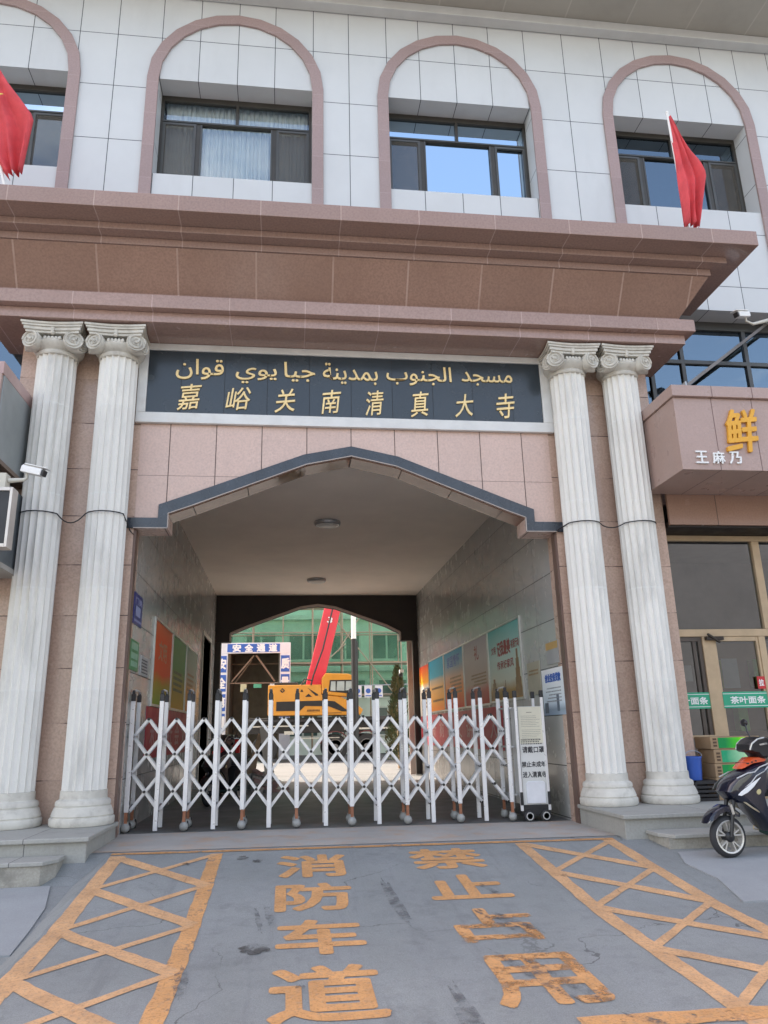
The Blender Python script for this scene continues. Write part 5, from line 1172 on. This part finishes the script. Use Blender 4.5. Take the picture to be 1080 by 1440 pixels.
# crane truck
m_yel = P('crane_orange_paint', (.66, .28, .025), .4, coat=.3, var=.08); m_boom = P('crane_red_paint', (.68, .025, .05), .35, coat=.3, var=.06)
K = thing('crane_truck', 'orange mobile crane with red telescopic boom parked across the yard', 'crane', (1.3, 34, 0))
yf, yb = 33.0, 35.2
mb = MB(); mb.box(-.80, 1.45, yf, yb, 2.28, 3.12); mb.prism([(-.80, 1.88), (3.10, 1.84), (3.22, 2.05), (2.95, 2.28), (2.2, 2.62), (1.45, 2.70), (-.80, 2.27)], yf+.01, yb-.01); mb.build('superstructure', m_yel, K, bevel=.03)
mb = MB(); mb.prism([(-.45, 2.06), (.55, 2.06), (.75, 2.25), (1.75, 2.22), (2.3, 2.0), (2.6, 2.0), (2.0, 2.42), (1.5, 2.46), (-.45, 2.44)], yf-.012, yf+.008); mb.build('black_stripe', m_black, K)
mb = MB(); 
for k in range(9): mb.box(.85+k*.06, .89+k*.06, yf-.02, yf-.0125, 2.02, 2.10)
mb.box(1.5, 2.3, yf-.02, yf-.0125, 1.93, 1.955); mb.build('side_marking', P('dark_marking', (.16, .08, .02), .5), K)
mb = MB(); mb.tube([(-.2, yf-.02, 2.82), (-.28, yf-.03, 2.9), (-.2, yf-.03, 2.98), (-.12, yf-.03, 2.9), (-.2, yf-.02, 2.82)], .025, 6); mb.prism([(.75, 2.62), (1.05, 2.62), (.9, 2.75)], yf-.012, yf+.005); mb.prism([(.85, 3.0), (1.3, 2.72), (1.3, 2.66), (1.2, 2.66)], yf-.012, yf+.005); mb.prism([(.55, 2.83), (.68, 2.83), (.62, 2.95)], yf-.012, yf+.005); mb.build('deck_fitting', m_black, K)
mb = MB(); mb.prism([(1.46, 2.72), (2.22, 2.62), (2.85, 2.62), (2.88, 3.42), (2.6, 3.56), (1.62, 3.60), (1.46, 3.4)], yf-.05, yf+1.1); cb = mb.build('cab', m_yel, K, bevel=.04)
mb = MB(); mb.prism([(1.74, 2.83), (2.86, 2.70), (2.86, 3.30), (1.80, 3.30)], yf-.062, yf-.051); mb.build('window_surround', m_black, cb)
g_cab = glass('cab_glass', (.7, .75, .75), refl=.3, dark=.6)
for x0, x1, d in ((1.82, 2.04, 0), (2.08, 2.42, 0), (2.46, 2.80, 0)):
    mb = MB(); mb.prism([(x0, 2.86), (x1, 2.84), (x1, 3.24), (x0+.03, 3.24)], yf-.075, yf-.064); mb.build('window', P('pale_reflecting_pane', (.42, .46, .44), .1), cb)
mb = MB(); a, b = Vector((1.12, 33.55, 2.95)), Vector((3.3, 33.8, 12.0)); mb.bar(a, b, .72, .62); bm_ = mb.build('boom', m_boom, K, bevel=.04)
mb = MB(); d = (b-a).normalized(); mb.bar(a+d*6.0+Vector((0, .02, 0)), a+d*10.5, .5, .5); mb.build('inner_boom', m_boom, K, bevel=.03)
mb = MB(); c = a+d*3.05; text_fit(mb, '3', lambda u, v, n: tuple(c+Vector((d.z, 0, -d.x))*u+d*v+Vector((0, -.33-n, 0))), -.1, .1, -.12, .12, thick=.012); mb.build('boom_number', m_whitepaint, bm_)
mb = MB(); mb.tube([(1.0, yf-.05, 3.1), (1.1, yf-.08, 3.5), (1.5, yf-.02, 4.6), (1.95, yf+.1, 6.4)], .035, 8); mb.tube([(.6, yf+.0, 3.12), (.7, yf-.05, 3.35), (1.05, yf-.05, 3.3)], .03, 8); mb.build('hydraulic_hose', m_black, K, smooth=True)
mb = MB(); mb.box(-.55, .45, yf+.4, yf+1.2, 3.125, 3.26); mb.build('winch_cover', m_black, K, bevel=.03)
mb = MB(); mb.box(-1.6, 4.9, yf+.2, yb-.2, 1.15, 1.78); mb.box(-1.6, 4.9, yf, yb, 1.60, 1.70); mb.build('chassis', P('dark_chassis', (.03, .028, .028), .6), K, bevel=.02)
mb = MB(); mb.box(-1.4, .9, yf-.01, yf+.02, 1.42, 1.47); mb.box(2.4, 4.9, yf-.01, yf+.02, 1.25, 1.32); mb.box(.3, 2.2, yf-.01, yf+.02, .92, .96); mb.box(-.1, .3, yf-.02, yf+.2, 1.1, 1.24); mb.build('guard_rail', m_silver, K)
for x in (2.02, 3.36, -.9):
    for y in (yf+.05, yb-.4):
        mb = MB(); mb.lathe([(.36, 0), (.52, .02), (.54, .1), (.54, .28), (.5, .34)], (x, y, .55), 28, 'y'); w = mb.build('wheel', m_rubber, K, smooth=True)
        mb = MB(); mb.lathe([(.05, -.03), (.10, -.02), (.24, .06), (.30, -.01), (.33, .0)], (x, y, .55), 24, 'y'); mb.build('rim', P('grey_rim', (.17, .165, .16), .5, metal=.3), w, smooth=True)
for x in (2.02, 3.36):
    mb = MB()
    for k in range(9):
        a0, a1 = math.pi*(.08+.84*k/9), math.pi*(.08+.84*(k+1)/9); mb.bar((x+.64*math.cos(a0), yf+.16, .55+.64*math.sin(a0)), (x+.64*math.cos(a1), yf+.16, .55+.64*math.sin(a1)), .04, .36)
    mb.build('mudguard', P('maroon_mudguard', (.16, .05, .05), .5), K)
t = thing('vent_pipe', 'tall pipe, black below and white above, standing before the crane', 'pipe', (2.68, 30.8, 0))
mb = MB(); mb.tube([(2.66, 30.8, .01), (2.66, 30.8, 4.78)], .11, 16); mb.tube([(2.78, 30.85, .01), (2.78, 30.85, 4.7)], .05, 10); mb.build('lower_pipe', m_black, t, smooth=True)
mb = MB(); mb.tube([(2.66, 30.8, 4.781), (2.66, 30.8, 7)], .10, 16); mb.build('upper_pipe', m_whitepaint, t, smooth=True)

# building under green netting with scaffolding
NB = thing('netted_building', 'building under repair wrapped in pale green netting across the yard', 'building', (2, 46, 0))
mb = MB(); mb.box(-14, 20, 43, 52, 0, 15); mb.build('wall', P('pale_green_render', (.62, .72, .64), .8, var=.1, vs=.4), NB)
m_nwin = P('dark_green_panes', (.06, .11, .10), .12); m_nfr = P('pale_window_frame', (.55, .62, .56), .5)
for row, (z0, z1) in enumerate(((.9, 2.5), (2.9, 4.0), (5.0, 6.6), (8.0, 9.6))):
    for k in range(10):
        x = -9.4+k*2.35+(.3 if row == 1 else 0)
        mb = MB(); mb.box(x, x+1.75, 42.93, 42.995, z0, z1); w = mb.build('window', m_nfr, NB)
        mb = MB()
        for i in range(2): mb.box(x+.1+i*.83, x+.82+i*.83, 42.915, 42.929, z0+.1, z1-.1)
        mb.build('pane', m_nwin, w)
mb = MB()
for z in (4.4, 7.3): mb.box(-14, 20, 42.7, 42.99, z, z+.25)
mb.build('string_course', P('pale_band', (.6, .66, .6), .7), NB)
def netting():
    m, nt, b = new_mat('green_debris_netting'); nt.nodes.remove(b); out = nt.nodes['Material Output']; p = pos(nt)
    df = nt.nodes.new('ShaderNodeBsdfDiffuse'); tl = nt.nodes.new('ShaderNodeBsdfTranslucent'); tr = nt.nodes.new('ShaderNodeBsdfTransparent'); tr.inputs[0].default_value = (.72, .92, .80, 1)
    c = mixc(nt, ramp(nt, noise(nt, pos(nt, (1, 1, .3)), 1.3, 5), .3, .7), (.20, .48, .33), (.36, .66, .48)); lnk(nt, c, df.inputs[0]); lnk(nt, c, tl.inputs[0])
    a1 = nt.nodes.new('ShaderNodeMixShader'); a1.inputs[0].default_value = .5; lnk(nt, df.outputs[0], a1.inputs[1]); lnk(nt, tl.outputs[0], a1.inputs[2])
    a2 = nt.nodes.new('ShaderNodeMixShader'); lnk(nt, ramp(nt, noise(nt, p, .5, 4), .35, .65, .15, .42), a2.inputs[0]); lnk(nt, tr.outputs[0], a2.inputs[1]); lnk(nt, a1.outputs[0], a2.inputs[2]); lnk(nt, a2.outputs[0], out.inputs['Surface'])
    return m
mb = MB(); n, mm = 80, 14; vs = [(-14+34*i/n, 41.3+.12*math.sin(i*1.3+j*.4)+.08*math.sin(i*3.1), 3.4+j*.85) for j in range(mm+1) for i in range(n+1)]
mb.add(vs, [(j*(n+1)+i, j*(n+1)+i+1, (j+1)*(n+1)+i+1, (j+1)*(n+1)+i) for j in range(mm) for i in range(n)]); mb.build('netting', netting(), NB, smooth=True)
SF = thing('scaffolding', 'tube scaffolding standing in front of the netted building', 'scaffolding', (2, 40.5, 0))
m_tube_ = P('weathered_scaffold_tube', (.36, .30, .22), .55, metal=.35, var=.2)
for k in range(12):
    for y in (39.9, 41.0):
        mb = MB(); x = -8+k*1.55; mb.tube([(x, y, 0), (x, y, 12)], .032, 8); mb.build('standard', m_tube_, SF)
for z in (1.5, 3.0, 4.6, 6.2, 7.6, 9.2):
    for y in (39.86, 41.04):
        mb = MB(); mb.tube([(-8.6, y, z), (9.8, y, z)], .03, 8); mb.build('ledger', m_tube_, SF)
for x0, z0, x1, z1 in ((1.9, 7.6, 5.6, 2.9), (.3, 3.2, 3.0, 5.6), (-7, 1.5, -2, 7.5), (4.5, 7.5, 8.5, 4.2), (2.6, 5.2, 3.9, 7.2)):
    mb = MB(); mb.tube([(x0, 39.8, z0), (x1, 39.8, z1)], .032, 8); mb.build('brace', m_tube_, SF)
mb = MB(); mb.box(-8.4, 9.6, 39.95, 40.95, 4.63, 4.68); mb.box(-8.4, 9.6, 39.95, 40.95, 7.63, 7.68); mb.build('platform_boards', m_ply, SF)
t = thing('site_railing', 'low steel rail with three white signs in front of the scaffolding', 'railing', (4, 38.5, 0))
mb = MB(); mb.tube([(2.6, 38.5, 3.35), (6.4, 38.5, 3.4)], .03, 8); mb.tube([(2.7, 38.5, 0), (2.7, 38.5, 3.35)], .03, 8); mb.tube([(6.3, 38.5, 0), (6.3, 38.5, 3.4)], .03, 8); mb.build('rail', m_steel, t)
for x, m in ((3.30, m_inkblue), (3.82, m_inkblue), (4.36, m_inkblue)):
    mb = MB(); mb.box(x, x+.38, 38.42, 38.44, 2.78, 3.36); p_ = mb.build('sign_board', m_wh, t)
    mb = MB(); mb.lathe([(.12, -.004), (.12, 0)], (x+.19, 38.414, 3.1), 20, 'y'); mb.box(x+.05, x+.33, 38.412, 38.419, 2.84, 2.89); mb.build('sign_symbol', m, p_)
# conifer by the right pier
T = thing('conifer', 'dark columnar conifer growing in the yard by the right side of the passage mouth', 'tree', (3.52, 25.2, 0))
mb = MB(); mb.tube([(3.62, 25.2, 0), (3.60, 25.2, 1.2), (3.60, 25.2, 2.9)], [.07, .055, .015], 8); mb.build('trunk', m_ply, T)
def leafm(nm, col): return P(nm, col, .7, var=.35, vs=6)
for q, (cn, seed) in enumerate((((.045, .07, .025), 1), ((.085, .09, .03), 2), ((.10, .085, .035), 3))):
    rr = random.Random(seed); mb = MB()
    for k in range(1500):
        z = .25+2.95*rr.random()**.9; f = (z-.25)/2.95; rad = (.50*(1-f)**.75+.05)*(.75+.25*math.sin(z*7+q))
        a = rr.uniform(0, 2*math.pi); r_ = rad*math.sqrt(rr.uniform(.25, 1)); c = Vector((3.60+r_*math.cos(a), 25.2+r_*math.sin(a), z))
        d_ = Vector((math.cos(a)*.5, math.sin(a)*.5, 1)).normalized(); s = Vector((rr.uniform(-1, 1), rr.uniform(-1, 1), rr.uniform(-.3, .3))).normalized()
        l = rr.uniform(.05, .12); w = rr.uniform(.012, .03); mb.add([c-s*w, c+s*w, c+d_*l+s*w*.4, c+d_*l-s*w*.4], [(0, 1, 2, 3)])
    mb.build('crown', leafm('conifer_needles', cn), T)
t = thing('security_camera', 'dark dome camera on the trim beside the conifer', 'camera', (3.25, 22.3, 3.1)); mb = MB(); mb.ball((3.28, 22.2, 2.72), .07, 8); mb.build('dome', m_black, t, smooth=True); mb = MB(); mb.box(3.24, 3.36, 22.11, 22.25, 2.78, 2.86); mb.build('mount', m_whitepaint, t)

# ---------------------------------------------------------------- across the street: seen only as reflections in the glass
OB = thing('street_building', 'plain apartment block across the street, seen reflected in the shop glass', 'building', (36, -26, 0))
mb = MB(); mb.box(17, 56, -40, -26, -1, 15.5); mb.box(17, 56, -25.99, -25.6, 7.0, 7.3); mb.build('wall', P('grey_beige_render', (.17, .17, .175), .8, var=.1, vs=.3), OB)
t = thing('street_lamp', 'grey street lamp across the street, seen reflected in the shop glass', 'street lamp', (16, -14, -.6))
mb = MB(); mb.tube([(17, -14, -.7), (17, -14, 7.0), (16.6, -14, 7.8), (15, -14, 8.1)], [.1, .07, .05, .04], 10); mb.build('post', m_steel, t, smooth=True)
mb = MB(); mb.ball((14.6, -14, 8.1), .4, 10, (1.3, .5, .25)); mb.build('lamp_head', m_whitepaint, t, smooth=True)
